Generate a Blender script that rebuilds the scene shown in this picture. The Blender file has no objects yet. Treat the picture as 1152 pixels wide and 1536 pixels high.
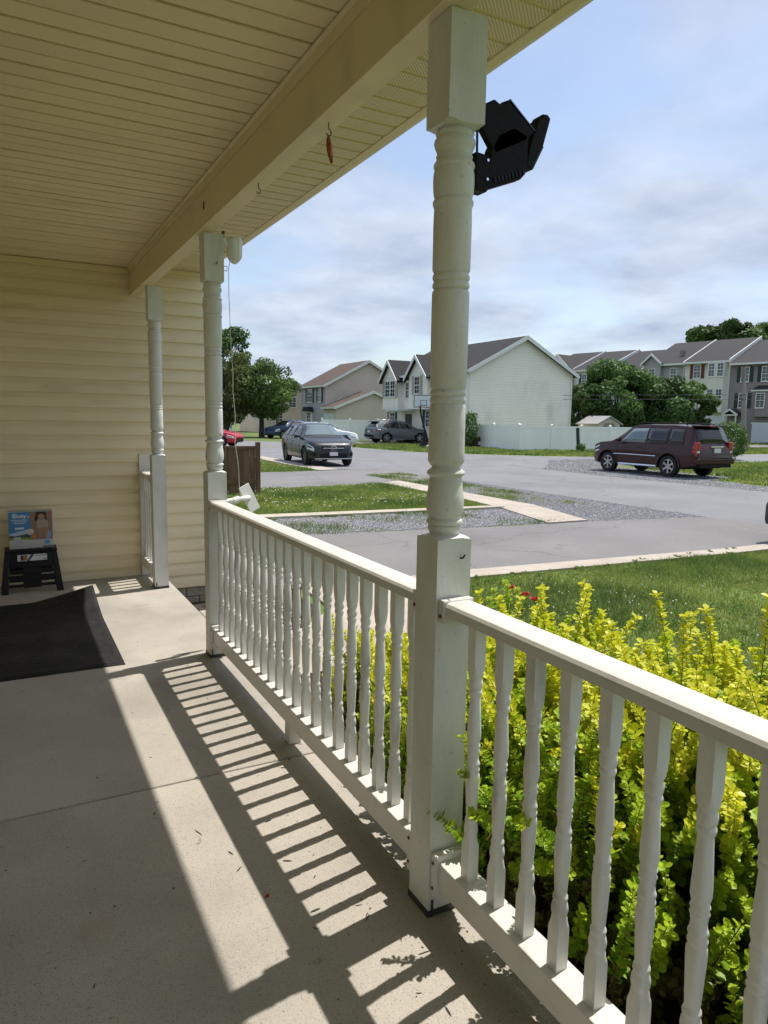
import bpy, bmesh, math, random
import numpy as np
from mathutils import Vector, Matrix
random.seed(7)
R = math.radians
sc = bpy.context.scene
col = sc.collection

# ------------------------------------------------------------------ camera
cam_d = bpy.data.cameras.new("camera")
cam = bpy.data.objects.new("camera", cam_d); col.objects.link(cam)
F_PX = 1061.7
cam_d.sensor_fit = 'VERTICAL'; cam_d.sensor_height = 36.0; cam_d.lens = F_PX / 1536 * 36.0
cam_d.clip_start = 0.05; cam_d.clip_end = 2000
yaw, pit, rol = R(28.0833), R(7.4828), R(0.93543)
fw = Vector((math.sin(yaw)*math.cos(pit), math.cos(yaw)*math.cos(pit), -math.sin(pit)))
r0 = Vector((math.cos(yaw), -math.sin(yaw), 0)); u0 = r0.cross(fw)
rt = math.cos(rol)*r0 + math.sin(rol)*u0; up = -math.sin(rol)*r0 + math.cos(rol)*u0
cam.matrix_world = Matrix(((rt.x, up.x, -fw.x, 0), (rt.y, up.y, -fw.y, 0), (rt.z, up.z, -fw.z, 1.5), (0, 0, 0, 1)))
sc.camera = cam

# ------------------------------------------------------------------ sky, sun, exposure
SUN_EL, SUN_AZ = R(65.7), R(80)
w = bpy.data.worlds.new("World"); sc.world = w; w.use_nodes = True
nt = w.node_tree; nt.nodes.clear()
def wn(t, **k):
    n = nt.nodes.new(t)
    for a, b in k.items(): setattr(n, a, b)
    return n
sky = wn('ShaderNodeTexSky', sky_type='NISHITA', sun_disc=False, sun_elevation=SUN_EL, sun_rotation=SUN_AZ)
sky.air_density = 1.0; sky.dust_density = 1.5; sky.ozone_density = 1.0
tc = wn('ShaderNodeTexCoord'); sep = wn('ShaderNodeSeparateXYZ'); nt.links.new(tc.outputs['Generated'], sep.inputs[0])
def wmath(op, a, b=None, c=False):
    n = wn('ShaderNodeMath', operation=op, use_clamp=c)
    for i, v in enumerate((a, b)):
        if v is None: continue
        if isinstance(v, (int, float)): n.inputs[i].default_value = v
        else: nt.links.new(v, n.inputs[i])
    return n.outputs[0]
zz = wmath('ADD', wmath('MAXIMUM', sep.outputs[2], 0.0), 0.16)
comb = wn('ShaderNodeCombineXYZ')
nt.links.new(wmath('DIVIDE', sep.outputs[0], zz), comb.inputs[0]); nt.links.new(wmath('DIVIDE', sep.outputs[1], zz), comb.inputs[1])
n1 = wn('ShaderNodeTexNoise'); n1.inputs['Scale'].default_value = 1.05; n1.inputs['Detail'].default_value = 9; n1.inputs['Roughness'].default_value = 0.52; n1.inputs['Distortion'].default_value = 0.35
n2 = wn('ShaderNodeTexNoise'); n2.inputs['Scale'].default_value = 2.4; n2.inputs['Detail'].default_value = 7; n2.inputs['Roughness'].default_value = 0.55
nt.links.new(comb.outputs[0], n1.inputs['Vector']); nt.links.new(comb.outputs[0], n2.inputs['Vector'])
rmp = wn('ShaderNodeValToRGB'); rmp.color_ramp.elements[0].position = 0.38; rmp.color_ramp.elements[1].position = 0.56
rmp.color_ramp.elements[0].color = (0.22, 0.22, 0.22, 1); rmp.color_ramp.elements[1].color = (0.97, 0.97, 0.97, 1)
nt.links.new(n1.outputs[0], rmp.inputs[0])
rm2 = wn('ShaderNodeValToRGB'); rm2.color_ramp.elements[0].position = 0.30; rm2.color_ramp.elements[1].position = 0.72
rm2.color_ramp.elements[0].color = (2.55, 3.05, 4.0, 1); rm2.color_ramp.elements[1].color = (4.35, 4.8, 5.6, 1)
nt.links.new(n2.outputs[0], rm2.inputs[0])
mix = wn('ShaderNodeMix', data_type='RGBA'); mix.clamp_factor = True
nt.links.new(rmp.outputs[0], mix.inputs[0]); nt.links.new(sky.outputs[0], mix.inputs[6]); nt.links.new(rm2.outputs[0], mix.inputs[7])
bg = wn('ShaderNodeBackground'); bg.inputs[1].default_value = 0.10
nt.links.new(mix.outputs[2], bg.inputs[0])
wo = wn('ShaderNodeOutputWorld'); nt.links.new(bg.outputs[0], wo.inputs[0])

sd = bpy.data.lights.new("sun", 'SUN'); sun = bpy.data.objects.new("sun", sd); col.objects.link(sun)
sd.energy = 3.0; sd.angle = R(0.53); sd.color = (1.0, 0.93, 0.83)
sdir = Vector((math.cos(SUN_EL)*math.sin(SUN_AZ), math.cos(SUN_EL)*math.cos(SUN_AZ), math.sin(SUN_EL)))
sun.rotation_euler = sdir.to_track_quat('Z', 'Y').to_euler(); sun.location = (20, 5, 40)
sc.view_settings.view_transform = 'Standard'; sc.view_settings.look = 'None'
sc.view_settings.exposure = 0.85; sc.view_settings.gamma = 1.0; sc.view_settings.use_curve_mapping = False
sc.render.engine = 'CYCLES'
sc.cycles.use_denoising = True; sc.cycles.max_bounces = 8; sc.cycles.diffuse_bounces = 5; sc.cycles.transparent_max_bounces = 16
sc.cycles.caustics_reflective = False; sc.cycles.caustics_refractive = False

# ------------------------------------------------------------------ materials
def rnd_vec(t, vec):
    oi = t.nodes.new('ShaderNodeObjectInfo'); v = t.nodes.new('ShaderNodeVectorMath'); v.operation = 'MULTIPLY_ADD'
    v.inputs[0].default_value = (1, 1, 1); k = t.nodes.new('ShaderNodeMath'); k.operation = 'MULTIPLY'; k.inputs[1].default_value = 37.0
    t.links.new(oi.outputs['Random'], k.inputs[0]); cb_ = t.nodes.new('ShaderNodeCombineXYZ')
    for i in range(3): t.links.new(k.outputs[0], cb_.inputs[i])
    v.operation = 'ADD'; t.links.new(vec, v.inputs[0]); t.links.new(cb_.outputs[0], v.inputs[1]); return v.outputs[0]
def mat(name, c, rough=0.6, var=0.0, scale=5.0, bump=0.0, bscale=60.0, metal=0.0, c2=None, spec=0.5, coat=0.0, attr=None, trans=0.0, stretch=None, thr=(0.35, 0.65)):
    m = bpy.data.materials.new(name); m.use_nodes = True; t = m.node_tree; b = t.nodes['Principled BSDF']
    b.inputs['Roughness'].default_value = rough; b.inputs['Metallic'].default_value = metal
    b.inputs['Specular IOR Level'].default_value = spec; b.inputs['Coat Weight'].default_value = coat
    if coat: b.inputs['Coat Roughness'].default_value = 0.05
    b.inputs['Base Color'].default_value = (*c, 1)
    tcn = t.nodes.new('ShaderNodeTexCoord'); vec = tcn.outputs['Object']
    if stretch:
        mp = t.nodes.new('ShaderNodeMapping'); mp.inputs['Scale'].default_value = stretch; t.links.new(vec, mp.inputs[0]); vec = mp.outputs[0]
    vec = rnd_vec(t, vec)
    out = None
    if var or c2:
        n = t.nodes.new('ShaderNodeTexNoise'); n.inputs['Scale'].default_value = scale; n.inputs['Detail'].default_value = 8; n.inputs['Roughness'].default_value = 0.6
        t.links.new(vec, n.inputs['Vector'])
        r = t.nodes.new('ShaderNodeValToRGB'); r.color_ramp.elements[0].position, r.color_ramp.elements[1].position = thr
        a = c if c2 is None else c2
        d = [min(1, x*(1-var)) for x in a] if c2 is None else list(a)
        e = [min(1, x*(1+var)) for x in c] if c2 is None else list(c)
        r.color_ramp.elements[0].color = (*d, 1); r.color_ramp.elements[1].color = (*e, 1)
        t.links.new(n.outputs[0], r.inputs[0]); out = r.outputs[0]
    if attr:
        at = t.nodes.new('ShaderNodeAttribute'); at.attribute_name = attr
        if out is None: out = at.outputs['Color']
        else:
            mx = t.nodes.new('ShaderNodeMix'); mx.data_type = 'RGBA'; mx.blend_type = 'MULTIPLY'; mx.inputs[0].default_value = 1
            t.links.new(out, mx.inputs[6]); t.links.new(at.outputs['Color'], mx.inputs[7]); out = mx.outputs[2]
    if out is not None: t.links.new(out, b.inputs['Base Color'])
    if bump:
        n = t.nodes.new('ShaderNodeTexNoise'); n.inputs['Scale'].default_value = bscale; n.inputs['Detail'].default_value = 5
        t.links.new(vec, n.inputs['Vector'])
        bp = t.nodes.new('ShaderNodeBump'); bp.inputs['Strength'].default_value = bump; bp.inputs['Distance'].default_value = 0.01
        t.links.new(n.outputs[0], bp.inputs['Height']); t.links.new(bp.outputs[0], b.inputs['Normal'])
    if trans:
        tr = t.nodes.new('ShaderNodeBsdfTranslucent'); ms = t.nodes.new('ShaderNodeMixShader'); ms.inputs[0].default_value = trans
        if out is not None: t.links.new(out, tr.inputs[0])
        else: tr.inputs[0].default_value = (*c, 1)
        t.links.new(b.outputs[0], ms.inputs[1]); t.links.new(tr.outputs[0], ms.inputs[2])
        t.links.new(ms.outputs[0], t.nodes['Material Output'].inputs[0])
    return m

def overlay(m, c, scale, lo, hi, amount=1.0, stretch=None, voronoi=False, detail=4):
    """mix another real surface colour (dirt, stain, moss, speck) over the base colour of m by a noise threshold"""
    t = m.node_tree; b = t.nodes['Principled BSDF']; inp = b.inputs['Base Color']
    tcn = t.nodes.new('ShaderNodeTexCoord'); vec = tcn.outputs['Object']
    if stretch:
        mp = t.nodes.new('ShaderNodeMapping'); mp.inputs['Scale'].default_value = stretch; t.links.new(vec, mp.inputs[0]); vec = mp.outputs[0]
    vec = rnd_vec(t, vec)
    if voronoi == 'crack':
        n = t.nodes.new('ShaderNodeTexVoronoi'); n.feature = 'DISTANCE_TO_EDGE'; n.inputs['Scale'].default_value = scale; val = n.outputs['Distance']
        dn = t.nodes.new('ShaderNodeTexNoise'); dn.inputs['Scale'].default_value = scale*3; dn.inputs['Detail'].default_value = 6; t.links.new(vec, dn.inputs['Vector'])
        av = t.nodes.new('ShaderNodeVectorMath'); av.operation = 'MULTIPLY_ADD'; av.inputs[1].default_value = (.5/scale, .5/scale, 0); t.links.new(dn.outputs['Color'], av.inputs[0]); t.links.new(vec, av.inputs[2]); vec = av.outputs[0]
    elif voronoi:
        n = t.nodes.new('ShaderNodeTexVoronoi'); n.inputs['Scale'].default_value = scale; val = n.outputs['Distance']
    else:
        n = t.nodes.new('ShaderNodeTexNoise'); n.inputs['Scale'].default_value = scale; n.inputs['Detail'].default_value = detail; val = n.outputs[0]
    t.links.new(vec, n.inputs['Vector'])
    mr = t.nodes.new('ShaderNodeMapRange'); mr.inputs[1].default_value = lo; mr.inputs[2].default_value = hi; mr.inputs[3].default_value = 0; mr.inputs[4].default_value = amount
    t.links.new(val, mr.inputs[0])
    mx = t.nodes.new('ShaderNodeMix'); mx.data_type = 'RGBA'
    t.links.new(mr.outputs[0], mx.inputs[0])
    if inp.is_linked: t.links.new(inp.links[0].from_socket, mx.inputs[6])
    else: mx.inputs[6].default_value = inp.default_value
    mx.inputs[7].default_value = (*c, 1)
    t.links.new(mx.outputs[2], inp)
    return m

M = {}
M['white_wood'] = overlay(mat('white_painted_wood', (0.75, 0.75, 0.73), 0.45, 0.05, 3, 0.12, 90, stretch=(1, 1, 0.25)), (0.22, 0.185, 0.14), 10, 0.56, 0.76, 0.6, stretch=(1, 1, 0.35), detail=8)
M['post_wood'] = overlay(overlay(mat('weathered_post_paint', (0.67, 0.68, 0.65), 0.5, 0.06, 3, 0.12, 90, stretch=(1, 1, 0.2)), (0.36, 0.38, 0.27), 4, 0.48, 0.72, 0.6, detail=8, stretch=(1, 1, .4)), (0.2, 0.18, 0.14), 90, 0.66, 0.74, 0.6)
M['rail_paint'] = overlay(mat('white_rail_paint', (0.64, 0.63, 0.60), 0.4, 0.04, 2, 0.06, 80), (0.30, 0.25, 0.19), 7, 0.62, 0.8, 0.45, detail=8)
M['cream_vinyl'] = overlay(mat('cream_vinyl_siding', (0.78, 0.675, 0.455), 0.42, 0.03, 1.5, 0.05, 200), (0.40, 0.34, 0.23), 3, 0.58, 0.8, 0.45, stretch=(0.5, 1, 2), detail=8)
M['ceiling_vinyl'] = overlay(mat('cream_vinyl_ceiling', (0.75, 0.645, 0.42), 0.5, 0.04, 1.2), (0.40, 0.33, 0.2), 2, 0.6, 0.8, 0.4)
M['beam_cream'] = overlay(mat('cream_beam_wrap', (0.72, 0.62, 0.405), 0.45, 0.05, 2, stretch=(1, .3, 1)), (0.36, 0.29, 0.18), 3, 0.6, 0.8, 0.4)
M['trim_white'] = mat('white_trim', (0.72, 0.73, 0.72), 0.45, 0.03, 3)
M['dark_metal'] = mat('dark_grey_metal', (0.06, 0.06, 0.06), 0.5, 0.2, 30, metal=0.4)
M['rust'] = mat('rusty_steel', (0.12, 0.06, 0.035), 0.7, 0.4, 200)
M['concrete'] = overlay(overlay(overlay(overlay(mat('porch_concrete', (0.42, 0.39, 0.345), 0.85, 0.10, 1.6, 0.35, 320), (0.26, 0.245, 0.215), 1.3, 0.46, 0.70, 0.75, detail=10), (0.11, 0.10, 0.09), 230, 0.58, 0.68, 0.75), (0.52, 0.49, 0.45), 170, 0.60, 0.72, 0.5), (0.36, 0.23, 0.15), 1.8, 0.66, 0.78, 0.4, detail=6)
overlay(M['concrete'], (0.17, 0.155, 0.13), 3.2, 0.64, 0.80, 0.6, detail=10); overlay(M['concrete'], (0.10, 0.09, 0.08), 26, 0.70, 0.76, 0.7, detail=3)
M['joint'] = mat('joint_filler', (0.12, 0.075, 0.045), 0.9, 0.5, 20, 0.3, 200)
M['walk'] = overlay(overlay(mat('tan_concrete_walk', (0.40, 0.355, 0.305), 0.9, 0.10, 3, 0.3, 200), (0.28, 0.24, 0.2), 1.2, 0.5, 0.7, 0.5), (0.2, 0.18, 0.15), 300, 0.63, 0.72, 0.5)
M['kerb'] = overlay(mat('pale_concrete_strip', (0.42, 0.38, 0.31), 0.9, 0.12, 4, 0.3, 150), (0.22, 0.2, 0.15), 3, 0.55, 0.75, 0.6, detail=8)
def asphalt(name, c, k):
    m = mat(name, c, 0.85, 0.10, 0.5, 0.5, 120)
    overlay(m, tuple(x*1.7 for x in c), 90, 0.56, 0.68, 0.6); overlay(m, tuple(x*0.5 for x in c), 70, 0.58, 0.70, 0.6)
    overlay(m, tuple(x*0.66 for x in c), 0.35, 0.48, 0.68, k, detail=9); overlay(m, tuple(x*1.25 for x in c), 0.8, 0.55, 0.72, .5, detail=9)
    overlay(m, tuple(x*0.45 for x in c), 0.28, 0.009, 0.003, .45, voronoi='crack'); overlay(m, tuple(x*0.45 for x in c), 1.6, 0.70, 0.78, .55, detail=5)
    return m
M['road'] = asphalt('aged_asphalt_road', (0.175, 0.180, 0.195), 0.5)
M['drive'] = asphalt('aged_asphalt_driveway', (0.165, 0.162, 0.165), 0.7)
M['gravel_bed'] = overlay(mat('gravel_bed', (0.185, 0.188, 0.205), 0.95, 0.40, 14, 1.0, 40), (0.1, 0.14, 0.045), 1.4, 0.54, 0.66, 0.8, detail=8)
M['stone'] = mat('blue_grey_stone', (0.27, 0.28, 0.32), 0.85, 0.5, 0.9)
M['lawn_soil'] = overlay(mat('lawn_turf', (0.095, 0.145, 0.033), 0.95, 0.30, 0.8, 0.8, 25), (0.14, 0.15, 0.05), 0.35, 0.52, 0.72, 0.6, detail=8)
M['grass'] = mat('grass_blade', (1, 1, 1), 0.6, attr='Col', trans=0.35)
M['clover'] = mat('clover_flower', (0.62, 0.62, 0.55), 0.8)
M['mulch'] = mat('dark_mulch', (0.035, 0.026, 0.018), 0.95, 0.6, 25, 1.0, 40)
M['leaf'] = mat('barberry_leaf', (1, 1, 1), 0.42, attr='Col', trans=0.40, spec=0.35)
M['stem'] = mat('barberry_stem', (0.14, 0.06, 0.03), 0.8)
M['treeleaf'] = mat('tree_leaf', (1, 1, 1), 0.6, attr='Col', trans=0.3, spec=0.25)
M['bark'] = mat('tree_bark', (0.07, 0.055, 0.042), 0.95, 0.4, 6, 0.8, 20)
M['rose'] = mat('red_petal', (0.42, 0.012, 0.02), 0.5, 0.3, 40, trans=0.2)
M['mat_rubber'] = mat('black_rubber_mat', (0.011, 0.011, 0.013), 0.7, 0.35, 30, 0.6, 160, spec=0.25)
overlay(M['mat_rubber'], (0.09, 0.085, 0.075), 60, 0.60, 0.74, 0.7, detail=7); overlay(M['mat_rubber'], (0.045, 0.043, 0.04), 2.5, 0.5, 0.75, 0.7, detail=8); overlay(M['mat_rubber'], (0.06, 0.058, 0.052), 22, 0.62, 0.68, 0.7, stretch=(1, 12, 1))
M['black_plastic'] = mat('black_plastic', (0.007, 0.007, 0.008), 0.45, 0.2, 20, spec=0.3)
M['black_matte'] = mat('black_housing', (0.006, 0.005, 0.006), 0.6, 0.3, 30, 0.1, 80, spec=0.2)
M['solar_glass'] = mat('solar_cell', (0.012, 0.014, 0.035), 0.12, spec=0.8)
M['white_plastic'] = mat('white_plastic', (0.70, 0.70, 0.66), 0.35, 0.03, 5)
M['wire'] = mat('pale_wire', (0.62, 0.58, 0.52), 0.5)
M['amber'] = mat('amber_leaf', (0.42, 0.14, 0.012), 0.5, 0.5, 60, trans=0.4)
M['debris'] = mat('dry_debris', (0.035, 0.026, 0.02), 0.9, 0.4, 50)
M['fence_brown'] = overlay(mat('weathered_brown_board', (0.115, 0.068, 0.042), 0.85, 0.35, 5, 0.4, 30, stretch=(1, 1, 0.12)), (0.2, 0.15, 0.11), 6, 0.55, 0.75, 0.5, stretch=(2, 2, .1))
M['vinyl_fence'] = mat('white_vinyl_fence', (0.88, 0.87, 0.86), 0.4, 0.03, 0.6)
M['glass_dark'] = mat('dark_car_glass', (0.012, 0.014, 0.016), 0.06, spec=0.7)
M['glass_teal'] = mat('reflective_windscreen', (0.10, 0.15, 0.16), 0.05, spec=1.0, coat=0.6)
M['pane'] = mat('window_pane', (0.05, 0.065, 0.08), 0.08, 0.4, 0.9, spec=0.9)
M['tyre'] = mat('tyre_rubber', (0.014, 0.014, 0.014), 0.85)
M['rim'] = mat('alloy_rim', (0.50, 0.50, 0.52), 0.28, metal=0.9)
M['rim_dark'] = mat('dark_alloy_rim', (0.05, 0.05, 0.055), 0.3, metal=0.8)
M['chrome'] = mat('chrome', (0.75, 0.76, 0.78), 0.12, metal=1.0)
M['lamp_clear'] = mat('headlight_lens', (0.62, 0.66, 0.70), 0.08, coat=0.8)
M['lamp_red'] = mat('tail_light_lens', (0.36, 0.008, 0.012), 0.15, coat=0.8)
M['plate'] = mat('licence_plate', (0.66, 0.66, 0.66), 0.5)
M['trim_black'] = mat('black_car_trim', (0.010, 0.010, 0.011), 0.65, spec=0.2)
def paint(n, c, metal=0.3): return mat(n, c, 0.35, 0.06, 1.5, metal=metal, coat=0.45, spec=0.3)
M['burgundy'] = paint('burgundy_car_paint', (0.030, 0.0012, 0.0042), 0.0)
M['graphite'] = paint('graphite_car_paint', (0.018, 0.021, 0.027), 0.25)
M['silver_grey'] = paint('silver_grey_car_paint', (0.16, 0.17, 0.185), 0.4)
M['car_red'] = paint('red_car_paint', (0.45, 0.012, 0.03), 0.1)
M['car_white'] = paint('white_car_paint', (0.72, 0.74, 0.77), 0.0)
M['car_black'] = paint('black_car_paint', (0.010, 0.010, 0.011), 0.2)
M['car_blue'] = paint('dark_blue_car_paint', (0.02, 0.035, 0.08), 0.3)
def siding(name, c, pitch, dirt=0.35):
    """far siding: the courses are too small to pick apart, so they are fine relief of pitch metres in z"""
    m = mat(name, c, 0.55, 0.04, 0.4)
    if dirt: overlay(m, tuple(x*0.62 for x in c), 0.7, 0.5, 0.72, dirt, stretch=(1, 1, 0.45), detail=8)
    t = m.node_tree; b = t.nodes['Principled BSDF']
    tcn = t.nodes.new('ShaderNodeTexCoord'); s = t.nodes.new('ShaderNodeSeparateXYZ'); t.links.new(tcn.outputs['Object'], s.inputs[0])
    d = t.nodes.new('ShaderNodeMath'); d.operation = 'DIVIDE'; d.inputs[1].default_value = pitch; t.links.new(s.outputs[2], d.inputs[0])
    f = t.nodes.new('ShaderNodeMath'); f.operation = 'FRACT'; t.links.new(d.outputs[0], f.inputs[0])
    bp = t.nodes.new('ShaderNodeBump'); bp.invert = True; bp.inputs['Strength'].default_value = 0.9; bp.inputs['Distance'].default_value = 0.05
    t.links.new(f.outputs[0], bp.inputs['Height']); t.links.new(bp.outputs[0], b.inputs['Normal'])
    return m
M['siding_white'] = siding('cream_white_siding', (0.84, 0.80, 0.69), 0.2, 0.5)
M['siding_tan'] = siding('tan_siding', (0.58, 0.49, 0.40), 0.2)
M['siding_pale'] = siding('pale_siding', (0.78, 0.77, 0.71), 0.2)
M['siding_cream'] = siding('ivory_siding', (0.68, 0.65, 0.55), 0.2)
M['siding_taupe'] = siding('taupe_siding', (0.23, 0.195, 0.18), 0.2)
M['siding_grey'] = siding('grey_siding', (0.35, 0.34, 0.34), 0.2)
def shingle(name, c, c2):
    m = mat(name, c, 0.9, 0.15, 3, 0.5, 12); overlay(m, c2, 14, 0.5, 0.66, 0.7); overlay(m, tuple(x*0.6 for x in c), 0.5, 0.5, 0.7, 0.4, detail=8); return m
M['roof_dark'] = shingle('charcoal_shingles', (0.014, 0.015, 0.019), (0.026, 0.026, 0.031))
M['roof_grey'] = shingle('grey_shingles', (0.026, 0.026, 0.030), (0.042, 0.042, 0.046))
M['roof_brown'] = shingle('brown_shingles', (0.085, 0.058, 0.047), (0.13, 0.09, 0.072))
M['brick'] = overlay(mat('red_brick', (0.24, 0.085, 0.055), 0.9, 0.25, 4), (0.3, 0.22, 0.18), 8, 0.58, 0.7, 0.5)
M['shutter_red'] = mat('dark_red_shutter', (0.12, 0.028, 0.02), 0.6)
M['shutter_green'] = mat('dark_green_shutter', (0.015, 0.03, 0.028), 0.6)
M['shutter_tan'] = mat('tan_shutter', (0.38, 0.34, 0.30), 0.6)
M['shutter_black'] = mat('black_shutter', (0.025, 0.026, 0.03), 0.6)
M['garage'] = mat('white_garage_door', (0.62, 0.65, 0.69), 0.5, 0.03, 0.5)
M['door_groove_dark'] = mat('dark_door_and_groove_shade', (0.05, 0.05, 0.06), 0.5)
M['pole'] = mat('weathered_pole', (0.24, 0.22, 0.19), 0.9, 0.25, 4, 0.3, 30, stretch=(1, 1, .1))
M['shed'] = mat('beige_shed', (0.47, 0.43, 0.36), 0.6, 0.05, 1)
M['shed_roof'] = mat('grey_shed_roof', (0.33, 0.33, 0.34), 0.6, 0.05, 1)
M['block'] = overlay(mat('split_face_block', (0.30, 0.27, 0.21), 0.95, 0.2, 8, 1.0, 60), (0.18, 0.16, 0.12), 5, 0.5, 0.7, 0.6)
M['mortar'] = mat('mortar', (0.2, 0.18, 0.15), 0.95, 0.2, 20)
M['red_box'] = mat('dark_red_planter', (0.06, 0.016, 0.014), 0.7, 0.3, 6)
# perforated soffit: round holes in a staggered grid (the dark inside each hole is put into the colour)
def perforated():
    m = mat('perforated_soffit', (0.73, 0.63, 0.42), 0.5, 0.04, 1.2)
    t = m.node_tree; b = t.nodes['Principled BSDF']
    tcn = t.nodes.new('ShaderNodeTexCoord'); mp = t.nodes.new('ShaderNodeMapping'); mp.inputs['Scale'].default_value = (90, 90, 0); mp.inputs['Rotation'].default_value = (0, 0, R(45))
    t.links.new(tcn.outputs['Object'], mp.inputs[0])
    v = t.nodes.new('ShaderNodeVectorMath'); v.operation = 'FRACTION'; t.links.new(mp.outputs[0], v.inputs[0])
    ds = t.nodes.new('ShaderNodeVectorMath'); ds.operation = 'DISTANCE'; ds.inputs[1].default_value = (0.5, 0.5, 0); t.links.new(v.outputs[0], ds.inputs[0])
    lt = t.nodes.new('ShaderNodeMath'); lt.operation = 'LESS_THAN'; lt.inputs[1].default_value = 0.24; t.links.new(ds.outputs['Value'], lt.inputs[0])
    sz = t.nodes.new('ShaderNodeSeparateXYZ'); t.links.new(tcn.outputs['Object'], sz.inputs[0]); l2 = t.nodes.new('ShaderNodeMath'); l2.operation = 'LESS_THAN'; l2.inputs[1].default_value = 0.002; t.links.new(sz.outputs[2], l2.inputs[0])
    m2 = t.nodes.new('ShaderNodeMath'); m2.operation = 'MULTIPLY'; t.links.new(lt.outputs[0], m2.inputs[0]); t.links.new(l2.outputs[0], m2.inputs[1])
    mx = t.nodes.new('ShaderNodeMix'); mx.data_type = 'RGBA'; t.links.new(m2.outputs[0], mx.inputs[0])
    t.links.new(b.inputs['Base Color'].links[0].from_socket, mx.inputs[6]); mx.inputs[7].default_value = (0.10, 0.085, 0.05, 1)
    t.links.new(mx.outputs[2], b.inputs['Base Color'])
    return m
M['soffit'] = perforated()

# ------------------------------------------------------------------ mesh helpers
class MB:
    def __init__(s, T=None): s.v = []; s.f = []; s.mi = []; s.T = T; s.cur = 0
    def addv(s, pts):
        b = len(s.v)
        for p in pts:
            p = Vector(p)
            if s.T is not None: p = s.T @ p
            s.v.append(tuple(p))
        return b
    def face(s, idx): s.f.append(tuple(idx)); s.mi.append(s.cur)
    def poly(s, pts): b = s.addv(pts); s.face(range(b, b+len(pts))); return s
    def box(s, x0, x1, y0, y1, z0, z1):
        b = s.addv([(x0, y0, z0), (x1, y0, z0), (x1, y1, z0), (x0, y1, z0), (x0, y0, z1), (x1, y0, z1), (x1, y1, z1), (x0, y1, z1)])
        for q in ((0, 3, 2, 1), (4, 5, 6, 7), (0, 1, 5, 4), (1, 2, 6, 5), (2, 3, 7, 6), (3, 0, 4, 7)): s.face([b+i for i in q])
        return s
    def prism(s, prof, d0, d1):
        """prof: closed list of 3D points, extruded by the vectors d0..d1"""
        d0, d1 = Vector(d0), Vector(d1); n = len(prof)
        a = s.addv([Vector(p)+d0 for p in prof]); c = s.addv([Vector(p)+d1 for p in prof])
        s.face([a+i for i in reversed(range(n))]); s.face([c+i for i in range(n)])
        for i in range(n): j = (i+1) % n; s.face([a+i, a+j, c+j, c+i])
        return s
    def tube(s, pts, r, n=8, cap=True):
        pts = [Vector(p) for p in pts]; rs = r if isinstance(r, (list, tuple)) else [r]*len(pts)
        rings = []
        for i, p in enumerate(pts):
            d = (pts[min(i+1, len(pts)-1)] - pts[max(i-1, 0)]).normalized()
            a = d.orthogonal().normalized() if i == 0 else (prev - d*prev.dot(d)).normalized()
            prev = a; bb = d.cross(a)
            rings.append(s.addv([p + (a*math.cos(2*math.pi*k/n) + bb*math.sin(2*math.pi*k/n))*rs[i] for k in range(n)]))
        for i in range(len(pts)-1):
            for k in range(n):
                k2 = (k+1) % n; s.face([rings[i]+k, rings[i]+k2, rings[i+1]+k2, rings[i+1]+k])
        if cap:
            s.face([rings[0]+k for k in reversed(range(n))]); s.face([rings[-1]+k for k in range(n)])
        return s
    def loft(s, rings, cap=True, closed=True):
        """rings: lists of points of equal length"""
        n = len(rings[0]); b = [s.addv(r) for r in rings]
        for i in range(len(rings)-1):
            for k in range(n if closed else n-1):
                k2 = (k+1) % n; s.face([b[i]+k, b[i]+k2, b[i+1]+k2, b[i+1]+k])
        if cap: s.face([b[0]+k for k in reversed(range(n))]); s.face([b[-1]+k for k in range(n)])
        return s
    def mesh(s, name, mats, smooth=None):
        me = bpy.data.meshes.new(name); me.from_pydata(s.v, [], s.f)
        for m in (mats if isinstance(mats, (list, tuple)) else [mats]): me.materials.append(m)
        me.polygons.foreach_set('material_index', s.mi)
        if smooth:
            me.polygons.foreach_set('use_smooth', [True]*len(me.polygons)); me.set_sharp_from_angle(angle=R(smooth))
        me.update(); return me
    def build(s, name, mats, parent=None, smooth=None, loc=None, bevel=0, label=None):
        return place(name, s.mesh(name, mats, smooth), parent, loc, bevel=bevel, label=label)
def place(name, me, parent=None, loc=None, rot=None, scale=None, bevel=0, label=None):
    o = bpy.data.objects.new(name, me); col.objects.link(o)
    if parent is not None: o.parent = parent
    if loc is not None: o.location = loc
    if rot is not None: o.rotation_euler = rot
    if scale is not None: o.scale = scale
    if bevel:
        b = o.modifiers.new('bevel', 'BEVEL'); b.width = bevel; b.segments = 2; b.limit_method = 'ANGLE'; b.angle_limit = R(40); b.harden_normals = False
    if label: o['label'] = label
    return o
def tag(o, label, cat, group=None):
    o['label'] = label; o['category'] = cat
    if group: o['group'] = group
    return o
def thing(name, label, cat, loc=(0, 0, 0), rz=0, group=None):
    o = bpy.data.objects.new(name, None); col.objects.link(o); o.location = loc; o.rotation_euler = (0, 0, rz); o.empty_display_size = 0.1
    return tag(o, label, cat, group)
def kind(o, k): o['kind'] = k; return o
def copy_thing(root, label=None, loc=None, rz=None):
    c = root.copy(); col.objects.link(c)
    if label: c['label'] = label
    if loc is not None: c.location = loc
    if rz is not None: c.rotation_euler = (0, 0, rz)
    for ch in list(root.children):
        d = ch.copy(); col.objects.link(d); d.parent = c
        for g in list(ch.children):
            e = g.copy(); col.objects.link(e); e.parent = d
    return c
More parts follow.
